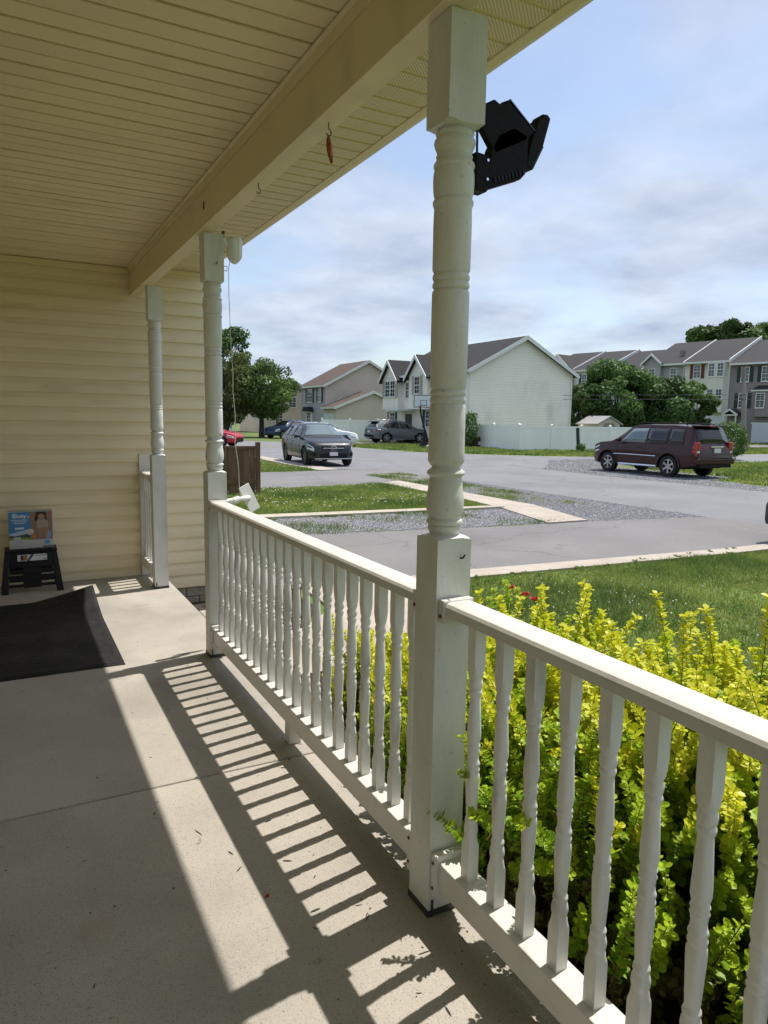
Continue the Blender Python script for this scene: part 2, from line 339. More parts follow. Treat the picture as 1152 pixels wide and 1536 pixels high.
def turned(prof, h, n=48):
    """rings of a turned square post: radius at angle t is the smaller of the square and R(z)"""
    rings = []
    for z, rr in prof:
        ring = []
        for k in range(n):
            t = 2*math.pi*k/n + math.pi/4
            q = h/max(abs(math.cos(t)), abs(math.sin(t)))
            r = min(q, rr); ring.append((r*math.cos(t), r*math.sin(t), z))
        rings.append(ring)
    return rings

# ================================================================== SETTING: ground sheets
GZ = -0.33
def ragged(pts, amp, step=.35):
    r = random.Random(len(pts)*7+1); out = []
    for i, a in enumerate(pts):
        b = pts[(i+1) % len(pts)]; d = math.dist(a, b); n = max(1, min(60, int(d/step)))
        for k in range(n):
            t = k/n; j = amp if 0 < k else amp*.3
            out.append((a[0]+(b[0]-a[0])*t+r.uniform(-j, j), a[1]+(b[1]-a[1])*t+r.uniform(-j, j)))
    return out
def sheet(name, pts, m, z, amp=0.0):
    if amp: pts = ragged(pts, amp)
    mb = MB(); mb.poly([(x, y, 0) for x, y in pts]); o = mb.build(name, m, loc=(0, 0, z)); return kind(o, 'structure')
sheet('lawn_ground', [(-300, -300), (500, -300), (500, 500), (-300, 500)], M['lawn_soil'], GZ-0.012)
road_pts = [(12.2, -60), (12.2, 23.3), (10.45, 23.3), (10.55, 33), (9.9, 37), (8.0, 39.6), (4, 41), (-120, 44), (-120, 57), (2, 56), (12, 55.6), (16.2, 54.0), (18.3, 50), (19.6, 41), (20.4, 34.6),
            (21.2, 33), (22.6, 31.6), (25, 29.6), (27.6, 28.3), (31, 28.3), (43.3, 28.6), (140, 30.0), (140, 24.5), (34.5, 22.6), (28, 22.8), (23.4, 22.3), (20.7, 20.6), (19.6, 18.4), (19.2, 15), (19.0, -60)]
sheet('road', road_pts, M['road'], GZ)
sheet('road_side_street', [(40, 31.6), (150, 36), (150, 46), (46, 41), (40, 37)], M['drive'], GZ-0.004)
sheet('gravel_shoulder', [(19.2, -30), (19.9, 12.5), (20.4, 15.5), (22.3, 16), (22.4, 22), (26, 24.2), (26.2, 26.6), (23, 26.4), (20.5, 23.5), (18.4, 21.5), (18.2, 17.5), (18.6, 12), (18.4, -30)], M['gravel_bed'], GZ+0.004, .10)
sheet('driveway', [(2.0, 7.1), (3.9, 6.75), (4.8, 6.8), (9.2, 6.55), (12.3, 6.55), (12.3, 9.3), (9.2, 9.7), (6.8, 9.85), (3.9, 10.3), (2.0, 10.5)], M['drive'], GZ+0.004, .05)
sheet('driveway_apron', [(9.9, 4.2), (19, 4.2), (19, 7.2), (12.0, 7.2), (12.0, 6.3), (9.9, 6.2)], M['drive'], GZ+0.010)
sheet('gravel_strip', [(2.0, 10.5), (3.9, 10.3), (6.8, 9.85), (9.2, 9.7), (12.25, 9.3), (12.25, 22), (10.2, 22), (10.0, 12.0), (3.9, 12.2), (2.0, 12.3)], M['gravel_bed'], GZ)
sheet('neighbour_driveway', [(2, 17.1), (9.6, 17.8), (12.4, 18.4), (12.4, 23.5), (9.6, 22.8), (2, 22.2)], M['drive'], GZ+0.006, .07)
sheet('far_driveway', [(19.4, 46.4), (29, 46.2), (29, 50.4), (19, 50.6)], M['drive'], GZ+0.006)
def slab(name, pts, m, z0, z1):
    mb = MB(); mb.prism([(x, y, 0) for x, y in pts], (0, 0, z0), (0, 0, z1)); return kind(mb.build(name, m), 'structure')
slab('sidewalk', [(8.55, 9.75), (9.5, 9.75), (10.12, 12.0), (10.2, 16.6), (10.25, 18.3), (9.4, 17.8), (9.35, 14), (9.1, 11.8)], M['walk'], GZ-0.1, GZ+0.03)
slab('far_sidewalk', [(9.6, 22.9), (10.4, 23.0), (10.5, 34), (9.7, 34)], M['walk'], GZ-0.1, GZ+0.03)
slab('kerb', [(2.0, 12.2), (3.9, 12.1), (7.7, 11.88), (9.2, 11.85), (9.2, 12.08), (7.7, 12.18), (3.9, 12.5), (2.0, 12.55)], M['kerb'], GZ-0.1, GZ+0.05)
slab('garden_edging', [(3.8, 6.62), (4.8, 6.66), (9.2, 6.42), (12.0, 6.40), (12.0, 6.72), (9.2, 6.72), (4.8, 7.02), (3.8, 6.98)], M['walk'], GZ-0.1, GZ+0.02)
slab('front_walk', [(1.6, 4.55), (2.4, 4.55), (3.15, 4.95), (3.75, 5.7), (3.85, 6.97), (2.75, 6.97), (2.7, 6.1), (2.2, 5.6), (1.6, 5.5)], M['walk'], GZ-0.1, GZ+0.015)
sheet('mulch_bed', [(1.2, -3), (2.9, -3), (2.9, 3.4), (2.5, 4.5), (1.2, 4.6)], M['mulch'], GZ+0.003)
sheet('mulch_corner', [(1.2, 5.45), (2.2, 5.62), (2.6, 6.2), (2.6, 7.2), (1.2, 7.2)], M['mulch'], GZ+0.002)

# ------------------------------------------------------------------ porch floor
pf = bpy.data.objects.new('porch_floor', None); col.objects.link(pf); kind(pf, 'structure')
m = MB(); m.prism([(-1.1, 2.822, 0), (1.26, 2.822, 0), (1.26, 6.885, 0), (-1.1, 6.885, 0)], (0, 0, GZ-0.1), (0, 0, 0)); m.build('slab', M['concrete'], pf, bevel=0.008)
m = MB(); m.prism([(-1.1, -2.5, 0), (1.26, -2.5, 0), (1.26, 2.814, 0), (-1.1, 2.814, 0)], (0, 0, GZ-0.1), (0, 0, 0)); m.build('slab', M['concrete'], pf, bevel=0.008)
m = MB(); m.box(1.262, 1.66, 4.44, 5.405, GZ-0.1, -0.002); m.build('step', M['concrete'], pf, bevel=0.01)
m = MB(); m.box(-1.1, 1.255, 2.812, 2.824, GZ, -0.009); m.build('joint', M['joint'], pf)

# ------------------------------------------------------------------ siding walls
PITCH = 0.1231
def course(L):
    """one siding board along +X, length L: slopes out to a lip at its lower edge (Dutch-lap)"""
    p = [(0, 0.0015, 0.0), (0, -0.019, 0.0), (0, -0.021, 0.002), (0, -0.0205, 0.020), (0, -0.0165, 0.066), (0, -0.0150, 0.076), (0, -0.0090, 0.086), (0, -0.0050, 0.093), (0, -0.0015, PITCH-0.0005), (0, 0.0015, PITCH-0.0005)]
    return MB().prism(p, (0, 0, 0), (L, 0, 0)).mesh('siding_board', M['cream_vinyl'], 25)
WY = 6.885
ew = thing('siding_wall', 'cream vinyl siding wall closing the far end of the porch', 'wall', (0, WY, 0))
me = course(2.888)
for i in range(25):
    place('siding_board', me, ew, (-1.1, 0, -0.162 + i*PITCH))
MB().box(-1.1, 1.785, 0.002, 0.16, -0.16, 2.93).build('sheathing', M['beam_cream'], ew)
MB().box(1.789, 1.838, -0.024, 0.05, -0.16, 2.93).build('corner_trim', M['cream_vinyl'], ew, bevel=0.004)
MB().box(-1.0, 1.03, -0.040, -0.019, 2.742, 2.796).build('trim_strip', M['ceiling_vinyl'], ew, bevel=0.003)
MB().box(1.12, 1.66, -0.034, -0.019, 2.79, 2.828).build('trim_strip', M['ceiling_vinyl'], ew, bevel=0.003)
rows = [(-0.262, -0.168), (-0.362, -0.268)]
bx = {}
for r, (z0, z1) in enumerate(rows):
    x = 1.265 - r*0.11
    while x < 1.8:
        x1 = min(x+0.235, 1.83)
        if x1 > 1.27:
            MB().box(max(x, 1.265), x1-0.008, 0.008 + random.uniform(-.003, .003), 0.15, z0, z1).build('foundation_block', M['block'], ew, bevel=0.006)
        x = x1
MB().box(1.262, 1.825, 0.02, 0.158, -0.40, -0.163).build('mortar', M['mortar'], ew)
# neighbour wall returning away from the porch, and the house front behind the camera's left shoulder
sw = thing('side_wall', 'cream siding side wall running back from the porch corner', 'wall', (1.815, WY+0.05, 0), R(90))
me2 = course(9.0)
for i in range(25): place('siding_board', me2, sw, (0, 0, -0.162 + i*PITCH))
MB().box(0, 9, 0.002, 0.12, -0.4, 2.93).build('sheathing', M['beam_cream'], sw)
hw = thing('house_front_wall', 'cream siding front wall of the house beside the porch', 'wall', (-1.1, -2.5, 0), R(90))
me3 = course(9.4)
for i in range(25): place('siding_board', me3, hw, (0, 0, -0.162 + i*PITCH))
MB().box(0, 9.4, 0.002, 0.12, -0.3, 2.93).build('sheathing', M['beam_cream'], hw)

# ------------------------------------------------------------------ porch roof: ceiling, beam, soffit, fascia
pr = thing('porch_roof', 'cream vinyl porch ceiling with wrapped beam, perforated soffit and gutter edge', 'porch roof', (0, 0, 2.80))
CP = 0.1125
p = [(0, 0.0085, 0.0), (0, CP-0.0085, 0.0), (0, CP-0.0065, 0.003), (0, CP-0.006, 0.022), (0, 0.006, 0.022), (0, 0.0065, 0.003)]
cb = MB().prism(p, (0, 0, 0), (2.125, 0, 0)).mesh('ceiling_board', M['ceiling_vinyl'])
ny = int((WY+2.5)/CP)
for i in range(ny): place('ceiling_board', cb, pr, (-1.09, WY-0.002-(i+1)*CP, 0.0 if i % 3 else 0.002))
MB().box(-1.09, 1.035, -2.5, WY-0.003, 0.024, 0.04).build('groove_shade_backing', M['door_groove_dark'], pr)  # dark sheet stands in for shade in the grooves between boards
MB().prism([(1.012, 0, -0.004), (1.036, 0, -0.004), (1.036, 0, -0.05), (1.030, 0, -0.05), (1.028, 0, -0.012), (1.012, 0, -0.010)], (0, -2.5, 0), (0, WY-0.05, 0)).build('ceiling_trim', M['ceiling_vinyl'], pr)
# beam: wrapped in two lengths that meet at y 4.42
for y0, y1 in ((-2.5, 4.418), (4.421, WY-0.02)):
    MB().box(1.037, 1.125, y0, y1, -0.24, 0.02).build('beam', M['beam_cream'], pr, bevel=0.003)
SP = 0.1195
p = [(0, 0.010, 0.0), (0, SP-0.012, 0.0), (0, SP-0.010, 0.006), (0, SP-0.002, 0.008), (0, SP-0.001, 0.014), (0, 0.0005, 0.014), (0, 0.001, 0.008), (0, 0.008, 0.006)]
sb = MB().prism(p, (0, 0, 0), (0.523, 0, 0)).mesh('soffit_board', M['soffit'])
ns = int((WY+2.5)/SP)
for i in range(ns): place('soffit_board', sb, pr, (1.127, WY-0.022-(i+1)*SP, 0.03))
MB().prism([(1.127, 0, 0.022), (1.127, 0, 0.0), (1.133, 0, 0.0), (1.136, 0, 0.016), (1.165, 0, 0.020), (1.165, 0, 0.026)], (0, -2.5, 0), (0, WY-0.04, 0)).build('soffit_channel', M['beam_cream'], pr)
MB().prism([(1.652, 0, 0.026), (1.690, 0, 0.022), (1.722, 0, 0.034), (1.728, 0, 0.17), (1.652, 0, 0.17)], (0, -2.5, 0), (0, WY-0.03, 0)).build('fascia', M['beam_cream'], pr, bevel=0.004)
MB().prism([(-1.25, 0, 0.34), (1.74, 0, 0.172), (1.74, 0, 0.19), (-1.25, 0, 0.46)], (0, -2.5, 0), (0, WY+6, 0)).build('roof_deck', M['roof_dark'], pr)
MB().box(1.654, 1.83, WY-0.028, WY+6, 0.0, 0.165).build('fascia', M['beam_cream'], pr)
MB().box(1.0335, 1.0365, 4.13, 4.146, -0.155, -0.115).build('clip', M['black_plastic'], pr)

# ------------------------------------------------------------------ posts
B = 1.0
post_prof = [(0.0, B), (1.158, B), (1.1585, .0812), (1.1615, .076), (1.164, .070), (1.1665, .063), (1.169, .0585), (1.172, .0558), (1.183, .0515), (1.195, .0503), (1.1965, .0490), (1.1985, .0500), (1.202, .0532), (1.207, .0537), (1.212, .0525), (1.2150, .0495), (1.2165, .0490), (1.222, .0503), (1.232, .0527),
 (1.243, .0541), (1.258, .0550), (1.274, .0549), (1.288, .0532), (1.302, .0505), (1.316, .0489), (1.328, .0484), (1.336, .0492), (1.3405, .0522), (1.345, .0549), (1.349, .0554), (1.354, .0542), (1.360, .0500), (1.3645, .0462), (1.368, .0460), (1.372, .0480), (1.379, .0515), (1.385, .0530), (1.405, .0526),
 (1.470, .0520), (1.538, .0514), (1.5430, .0505), (1.5455, .0491), (1.548, .0503), (1.553, .0514), (1.557, .0515), (1.561, .0511), (1.564, .0500), (1.5662, .0490), (1.5685, .0500), (1.573, .0513), (1.577, .0515), (1.581, .0508), (1.5838, .0496), (1.5855, .0487), (1.588, .0500), (1.594, .0515),
 (1.725, .0527), (1.850, .0527), (1.857, .0518), (1.8605, .0488), (1.864, .0502), (1.868, .0520), (1.873, .0522), (1.878, .0515), (1.881, .0503), (1.8830, .0494), (1.886, .0508), (1.891, .0522), (1.896, .0523), (1.901, .0515), (1.9045, .0497), (1.909, .0515), (1.914, .0530),
 (2.032, .0535), (2.078, .0534), (2.083, .0550), (2.090, .0567), (2.095, .0568), (2.100, .0553), (2.1035, .0530), (2.107, .0536), (2.115, .0548), (2.135, .0566), (2.150, .0570), (2.168, .0562), (2.182, .0546), (2.185, .0562), (2.190, .0570), (2.197, .0553), (2.2025, .0522), (2.2055, .0503), (2.2085, .0514), (2.2135, .0514), (2.2165, .0494), (2.220, .0494), (2.228, .0520), (2.238, .0553),
 (2.247, .0569), (2.255, .0560), (2.2605, .0530), (2.263, .0519), (2.269, .0530), (2.272, .0556), (2.281, .0590), (2.284, .064), (2.287, .071), (2.290, .078), (2.2915, .0812), (2.292, B), (2.5585, B)]
def deepen(prof, k, w):
    zs = [z for z, _ in prof]; out = []
    for i, (z, rr) in enumerate(prof):
        if rr < .08:
            nb = [b for a, b in prof if abs(a-z) < w and b < .08]; mx = max(nb); rr = mx-(mx-rr)*k if rr < mx else rr
        out.append((z, rr))
    return out
post_me = MB().loft(turned(deepen(post_prof, 1.7, .012), 0.0575)).mesh('porch_post', M['post_wood'], 32)
shoe_me = MB().box(-.0605, .0605, -.0605, .0605, -0.0005, 0.02).box(-.050, -.042, -.0625, -.0608, 0.0, 0.055).mesh('post_shoe', M['dark_metal'])
nail_me = MB().tube([(0, 0, 0), (0, -.012, 0.003), (0.004, -.016, 0.012)], 0.0028, 6).mesh('nail', M['black_plastic'])
POSTS = [(1.1225, 1.727, 'white turned porch post nearest the camera with the black floodlight on it'),
         (1.1250, 4.327, 'white turned porch post in the middle, between the railing and the open step'),
         (1.1450, 6.300, 'white turned porch post furthest away, by the siding end wall')]
for x, y, lab in POSTS:
    o = tag(place('porch_post', post_me, None, (x, y, 0.0)), lab, 'porch post', 'turned porch posts')
    place('post_shoe', shoe_me, o)
    if y < 2: place('nail', nail_me, o, (0.022, -0.0575, 1.105))
    elif y < 5:
        place('nail', nail_me, o, (0.012, -0.0575, 2.385))
        MB().tube([(.056, -.02, 2.36), (.085, -.02, 2.36), (.088, -.02, 2.385), (.056, -.02, 2.386)], 0.0022, 6).build('eye_hook', M['dark_metal'], o)

# ------------------------------------------------------------------ railings
bal_prof = [(0.180, B), (0.292, B), (0.300, .0240), (0.308, .0225), (0.316, .0208), (0.322, .0198), (0.326, .0186), (0.330, .0190), (0.338, .0202), (0.347, .0205), (0.356, .0196), (0.363, .0180), (0.3665, .0172), (0.372, .0184), (0.378, .0180), (0.383, .0162), (0.390, .0156), (0.420, .0168), (0.448, .0180), (0.480, .0196), (0.497, .0202), (0.508, .0197), (0.514, .0184), (0.517, .0180),
 (0.521, .0192), (0.526, .0194), (0.531, .0182), (0.535, .0180), (0.540, .0194), (0.545, .0192), (0.550, .0178), (0.562, .0163), (0.572, .0176), (0.5765, .0178), (0.581, .0190), (0.586, .0180), (0.590, .0180), (0.595, .0192), (0.600, .0182), (0.604, .0176), (0.612, .0192), (0.620, .0202), (0.640, .0196), (0.680, .0178), (0.715, .0161), (0.733, .0156), (0.739, .0160), (0.744, .0178), (0.751, .0188), (0.757, .0182), (0.7605, .0172), (0.766, .0184), (0.776, .0198), (0.783, .0196), (0.789, .0182), (0.793, .0184), (0.799, .0202), (0.812, .0222), (0.83, .0245), (0.838, B), (0.952, B)]
bal_me = MB().loft(turned(deepen(bal_prof, 1.8, .010), 0.0175, 24)).mesh('baluster', M['white_wood'], 40)
def railing(y0, y1, ys, lab, foot=None):
    t = thing('railing', lab, 'railing', (1.1225, y0, 0), 0, 'white baluster railings')
    L = y1-y0
    prof = [(-.046, 0, .948), (-.046, 0, .975), (-.040, 0, .983), (-.030, 0, .9865), (.036, 0, .9865), (.046, 0, .980), (.050, 0, .970), (.050, 0, .948)]
    MB().prism(prof, (0, .004, 0), (0, L-.004, 0)).build('top_rail', M['rail_paint'], t, 30, bevel=0.002)
    MB().box(-.043, .037, .006, L-.006, .104, .191).build('bottom_rail', M['rail_paint'], t, bevel=0.004)
    for yy in ys: place('baluster', bal_me, t, (-.002, yy-y0, 0))
    for e, s in ((0, 1), (L, -1)):
        a, b = sorted((e+s*0.0005, e+s*0.028))
        br = MB().box(-.054, .047, a, b, .075, .212).build('rail_bracket', M['rail_paint'], t, bevel=0.005)
        for z in (.105, .185): MB().tube([(-.0535, (a+b)/2, z), (-.0565, (a+b)/2, z)], .0055, 10).build('screw', M['rust'], br)
        br = MB().box(-.052, .054, a, b, .925, .992).build('rail_bracket', M['rail_paint'], t, bevel=0.005)
        MB().tube([(-.0515, (a+b)/2, .945), (-.0545, (a+b)/2, .945)], .006, 10).build('screw', M['rust'], br)
    if foot is not None: MB().box(-.035, .025, foot-y0-.03, foot-y0+.03, 0.001, .1035).build('foot_block', M['rail_paint'], t, bevel=0.004)
    return t
railing(1.786, 4.268, [4.195-.1158*i for i in range(21)], 'longer white baluster railing between the middle and the nearest posts', 2.96)
railing(-1.3, 1.668, [1.542-.1235*i for i in range(23)], 'nearest white baluster railing running off the right edge in front of the yellow shrubs')
t = railing(6.3+.058, WY-.046, [6.44, 6.555, 6.67, 6.785], 'short white railing stub between the farthest post and the siding wall')
# half post fixed to the siding at the end of the stub
tag(MB().box(1.075, 1.175, WY-.045, WY-.019, 0.002, 1.14).build('wall_batten', M['rail_paint'], bevel=0.004), 'flat white half post fixed to the siding behind the farthest post', 'half post')

# ================================================================== things on the porch
# floodlight on the nearest post
fl = thing('floodlight', 'black solar floodlight with two tilted panels on the nearest post', 'floodlight', (0, 0, 0))
def xz(pts, y0, y1, T=None):
    k = 0.972
    return MB(T).prism([(x*k, 0, 1.5+(z-1.5)*k) for x, z in pts], (0, y0, 0), (0, y1, 0))
xz([(1.209, 2.150), (1.252, 2.150), (1.258, 2.165), (1.258, 2.25), (1.209, 2.254)], 1.70, 1.745).build('mount', M['black_matte'], fl, bevel=0.004)
xz([(1.245, 2.165), (1.258, 2.160), (1.372, 2.205), (1.388, 2.222), (1.395, 2.245), (1.392, 2.330), (1.340, 2.345), (1.285, 2.315), (1.262, 2.272)], 1.70, 1.735).build('sensor_body', M['black_matte'], fl, bevel=0.005)
pm = xz([(1.226, 2.318), (1.276, 2.258), (1.384, 2.312), (1.413, 2.343), (1.316, 2.412), (1.296, 2.402), (1.288, 2.395), (1.268, 2.404), (1.226, 2.38)], 1.70, 1.722).build('lamp_panel', M['black_matte'], fl, bevel=0.004)
xz([(1.320, 2.4125), (1.413, 2.3465), (1.4165, 2.3485), (1.322, 2.4155)], 1.70, 1.735).build('glass_edge', M['solar_glass'], pm)
pm = xz([(1.388, 2.247), (1.412, 2.239), (1.450, 2.310), (1.474, 2.392), (1.462, 2.402), (1.443, 2.400), (1.438, 2.389), (1.428, 2.384), (1.400, 2.305)], 1.700, 1.748).build('lamp_panel', M['black_matte'], fl, bevel=0.004)
xz([(1.4125, 2.2385), (1.4165, 2.2400), (1.4535, 2.3100), (1.4500, 2.3115)], 1.703, 1.745).build('glass_edge', M['solar_glass'], pm)
for i in range(9):
    a = 1.275 + i*0.0125; z = 2.172 + i*0.0047
    xz([(a, z+.006), (a+.007, z+.008), (a+.004, z+.022), (a-.003, z+.020)], 1.696, 1.7).build('heat_fin', M['black_plastic'], fl)

MB().tube([(1.187, 1.715, 2.20), (1.178, 1.700, 2.23), (1.176, 1.700, 2.30), (1.184, 1.705, 2.36)], .0035, 6).build('cable', M['black_plastic'], fl, 50)
for dz in (2.165, 2.215): MB().tube([(1.215, 1.6995, dz), (1.215, 1.697, dz)], .004, 8).build('screw', M['chrome'], fl)
# hooks under the beam, with a dry leaf-shaped ornament on the nearer one
def hook(x, y, z, lab):
    pts = [(0, 0, 0), (0, 0, -.022)]
    for k in range(10):
        a = R(90 - k*28); pts.append((0.010 - 0.010*math.sin(R(90)) + 0.0105*math.cos(a)*0.9, 0, -.034 + 0.0115*math.sin(a)))
    o = MB().tube(pts, 0.0021, 8).build('hook', M['dark_metal'], None, 30, loc=(x, y, z)); return tag(o, lab, 'hook', 'black screw hooks under the beam')
hook(1.084, 2.505, 2.560, 'black screw hook under the beam carrying the amber leaf ornament')
hook(1.074, 3.284, 2.560, 'black screw hook under the beam with nothing on it')
n = 9; rings = []
for i in range(n):
    t = i/(n-1); wd = 0.0165*math.sin(math.pi*min(1, t*0.9+.06))**0.9*(1-0.35*t)
    z = -0.092*t; cx = 0.012*t
    rings.append([(cx-wd*.8, .006, z), (cx-.1*wd, -.010*math.sin(math.pi*t), z), (cx+wd, .008*math.sin(4*t), z), (cx+.1*wd, .006, z)])
orn = MB().loft(rings).build('leaf_ornament', M['amber'], None, 60, loc=(1.084, 2.505, 2.514))
tag(orn, 'amber dried leaf ornament hanging from a hook under the beam', 'ornament')

# solar camera: white housing by the middle post, its cable and the panel clamped to the railing
cm = thing('security_camera', 'white rounded camera housing hanging outside the middle post under the soffit', 'camera', (1.290, 4.42, 2.43))
prof = [(0.0, .012), (.010, .026), (.028, .040), (.040, .046), (.140, .050), (.142, .046), (.155, .042)]
MB().loft([[(r*math.cos(2*math.pi*k/8+.39), r*math.sin(2*math.pi*k/8+.39), z) for k in range(8)] for z, r in prof]).build('housing', M['white_plastic'], cm, 25, bevel=0.003)
MB().tube([(-.108, -.05, .125), (-.075, -.03, .13), (-.04, 0, .10)], .012, 8).build('bracket', M['white_plastic'], cm, 30)
MB().tube([(-.093, -.07, .13), (-.086, -.07, .165)], .010, 8).build('knob', M['dark_metal'], cm, 30)
cpts = [(1.262, 4.40, 2.47), (1.253, 4.42, 2.40), (1.252, 4.42, 2.25), (1.257, 4.42, 2.09), (1.262, 4.42, 1.92), (1.272, 4.42, 1.768), (1.270, 4.42, 1.66), (1.282, 4.42, 1.52), (1.284, 4.42, 1.437), (1.280, 4.42, 1.33), (1.297, 4.42, 1.22), (1.306, 4.43, 1.15), (1.310, 4.44, 1.08), (1.322, 4.46, 1.00), (1.345, 4.475, .965)]
tag(MB().tube(cpts, 0.0019, 6).build('cable', M['wire'], None, 60), 'thin pale wavy cable dropping from the white camera to the solar panel', 'cable')
sp = thing('solar_panel', 'white backed tilted solar panel clamped outside the middle post above the railing', 'solar panel', (1.395, 4.5, .97))
T = Matrix.Rotation(R(-25), 4, 'Y') @ Matrix.Rotation(R(18), 4, 'Z')
MB(T).box(-.042, .042, -.005, .005, -.092, .092).build('panel_back', M['white_plastic'], sp, bevel=0.003)
MB(T).box(-.038, .038, .0055, .0075, -.088, .088).build('cell_face', M['solar_glass'], sp)
MB().tube([(-.215, -.07, -.012), (-.12, -.055, -.006)], .017, 10).build('arm', M['white_plastic'], sp, 30)
MB().tube([(-.125, -.056, -.007), (-.085, -.045, .002)], .022, 10).build('joint', M['white_plastic'], sp, 30)
MB().tube([(-.085, -.045, .002), (-.004, -.009, 0)], [.013, .020], 10).build('socket', M['white_plastic'], sp, 30)

# doormat with its far corner curled up
NX, NY = 36, 44
x0, x1, y0, y1 = -0.62, 0.575, 4.37, 6.075
mb = MB(); grid = []
for j in range(NY+1):
    for i in range(NX+1):
        u, v = i/NX, j/NY
        x = x0+(x1-x0)*u; y = y0+(y1-y0)*v
        d = max(0, (u-0.62)/0.38)*0.6 + max(0, (v-0.60)/0.40)*0.9 - 0.72
        lift = 0.17*max(0, d)**1.25 if d > 0 else 0
        edge = min(u*(x1-x0), (1-u)*(x1-x0), v*(y1-y0), (1-v)*(y1-y0))
        h = 0.006 + (0.005 if 0.035 < edge < 0.05 else 0) + (0.0035*((j % 2) == 0) if edge > 0.07 else 0)
        if edge < 0.02: h = 0.003
        grid.append((x - lift*0.06 + (0.03*(1-v) if False else 0), y-0.06*lift + 0.055*(0.5-u)*0.6*0, lift + h + 0.004*math.sin(6*u+3*v)*0))
b = mb.addv(grid)
for j in range(NY):
    for i in range(NX):
        a = b+j*(NX+1)+i; mb.face((a, a+1, a+NX+2, a+NX+1))
dm = mb.build('doormat', M['mat_rubber'], None, 40)
so = dm.modifiers.new('thickness', 'SOLIDIFY'); so.thickness = 0.004; so.offset = -1
tag(dm, 'black ribbed rubber doormat with its far corner curled up on the porch floor', 'doormat')

# folding step stool and the boxed product on it
st = thing('step_stool', 'black plastic folding step stool with a paper label against the siding', 'stool', (0.142, 6.66, 0))
BP = M['black_plastic']
MB().box(-.198, .200, -.11, .11, .338, .362).build('seat', BP, st, bevel=0.006)
for i in range(15):
    MB().box(-.19+i*.0262, -.176+i*.0262, -.116, -.108, .345, .367).build('grip', BP, st)
for s in (-1, 1):
    xa, xb = s*.185, s*.238
    for yy, dy in ((-.10, -.03), (.085, .03)):
        MB().prism([(xa-.022*s, yy, .338), (xa+.012*s, yy, .338), (xb, yy+dy, 0), (xb-.055*s, yy+dy, 0)], (0, -.012, 0), (0, .012, 0)).build('leg', BP, st, bevel=0.003)
# front panel with two oval slots left open between its strips
MB().box(-.165, .165, -.112, -.100, .215, .338).build('front_panel', BP, st, bevel=0.003)
for z0, z1, hx in ((.165, .198, .17), (.095, .150, .175), (.05, .075, .18)):
    MB().box(-hx, hx, -.116, -.104, z0, z1).build('cross_strip', BP, st, bevel=0.004)
MB().box(-.07, .07, -.113, -.101, .04, .225).build('web', BP, st, bevel=0.003)
MB().box(-.17, .17, .088, .10, .12, .338).build('back_panel', BP, st, bevel=0.003)
def flat(name, c, parent, pts, y, rough=0.5):
    key = 'print_%s' % name
    if key not in M: M[key] = mat(key, c, rough)
    return MB().prism([(x, y, z) for x, z in pts], (0, 0, 0), (0, -0.0006, 0)).build(name, M[key], parent)
def rect(x0, x1, z0, z1): return [(x0, z0), (x1, z0), (x1, z1), (x0, z1)]
lb = flat('paper_label', (.62, .64, .66), st, rect(-.105, .118, .272, .325), -.1125)
flat('label_photo', (.30, .17, .05), lb, rect(-.082, -.03, .276, .321), -.1135)
flat('label_dark', (.03, .03, .04), lb, rect(-.082, -.062, .276, .318), -.1143)
flat('label_stripe', (.02, .04, .16), lb, [(-.034, .2725), (-.016, .2725), (.02, .3245), (-.002, .3245)], -.1143)
flat('label_line', (.12, .13, .2), lb, rect(.035, .112, .311, .316), -.1143)
flat('label_line', (.12, .13, .2), lb, rect(.09, .114, .28, .288), -.1143)

bx = thing('product_box', 'colourful retail box with blue sky print and child photo standing on the black stool', 'box', (0.150, 6.665, 0.364))
g = MB().box(-.168, .168, -.055, .055, 0, .318).build('carton', mat('grey_carton', (.36, .37, .36), .5), bx, bevel=0.002)
yb = -.0556
def pr_(name, c, pts, k=0): return flat(name, c, bx, pts, yb-0.0008*k)
pr_('sky_print', (.055, .20, .44), rect(-.164, -.004, .005, .312))
pr_('cloud_print', (.42, .50, .60), [(-.164, .13), (-.004, .17), (-.004, .10), (-.164, .09)], 1)
pr_('cloud_print', (.55, .62, .7), [(-.04, .262), (-.006, .285), (-.006, .268)], 1)
pr_('hill_print', (.035, .07, .05), [(-.164, .118), (-.12, .112), (-.06, .122), (-.03, .128), (-.004, .112), (-.004, .095), (-.164, .098)], 2)
pr_('grass_print', (.20, .30, .05), rect(-.164, -.004, .078, .098), 2)
pr_('photo_print', (.24, .155, .11), rect(-.004, .164, .075, .312))
pr_('panel_print', (.50, .48, .46), rect(-.164, -.03, .005, .078), 3)
pr_('panel_print', (.42, .33, .30), rect(-.03, .088, .005, .075), 1)
pr_('panel_print', (.02, .05, .17), rect(.088, .164, .022, .075), 1)
pr_('strip_print', (.15, .14, .22), rect(.088, .164, .005, .022), 1)
def oval(cx, cz, rx, rz, n=14): return [(cx+rx*math.cos(2*math.pi*i/n), cz+rz*math.sin(2*math.pi*i/n)) for i in range(n)]
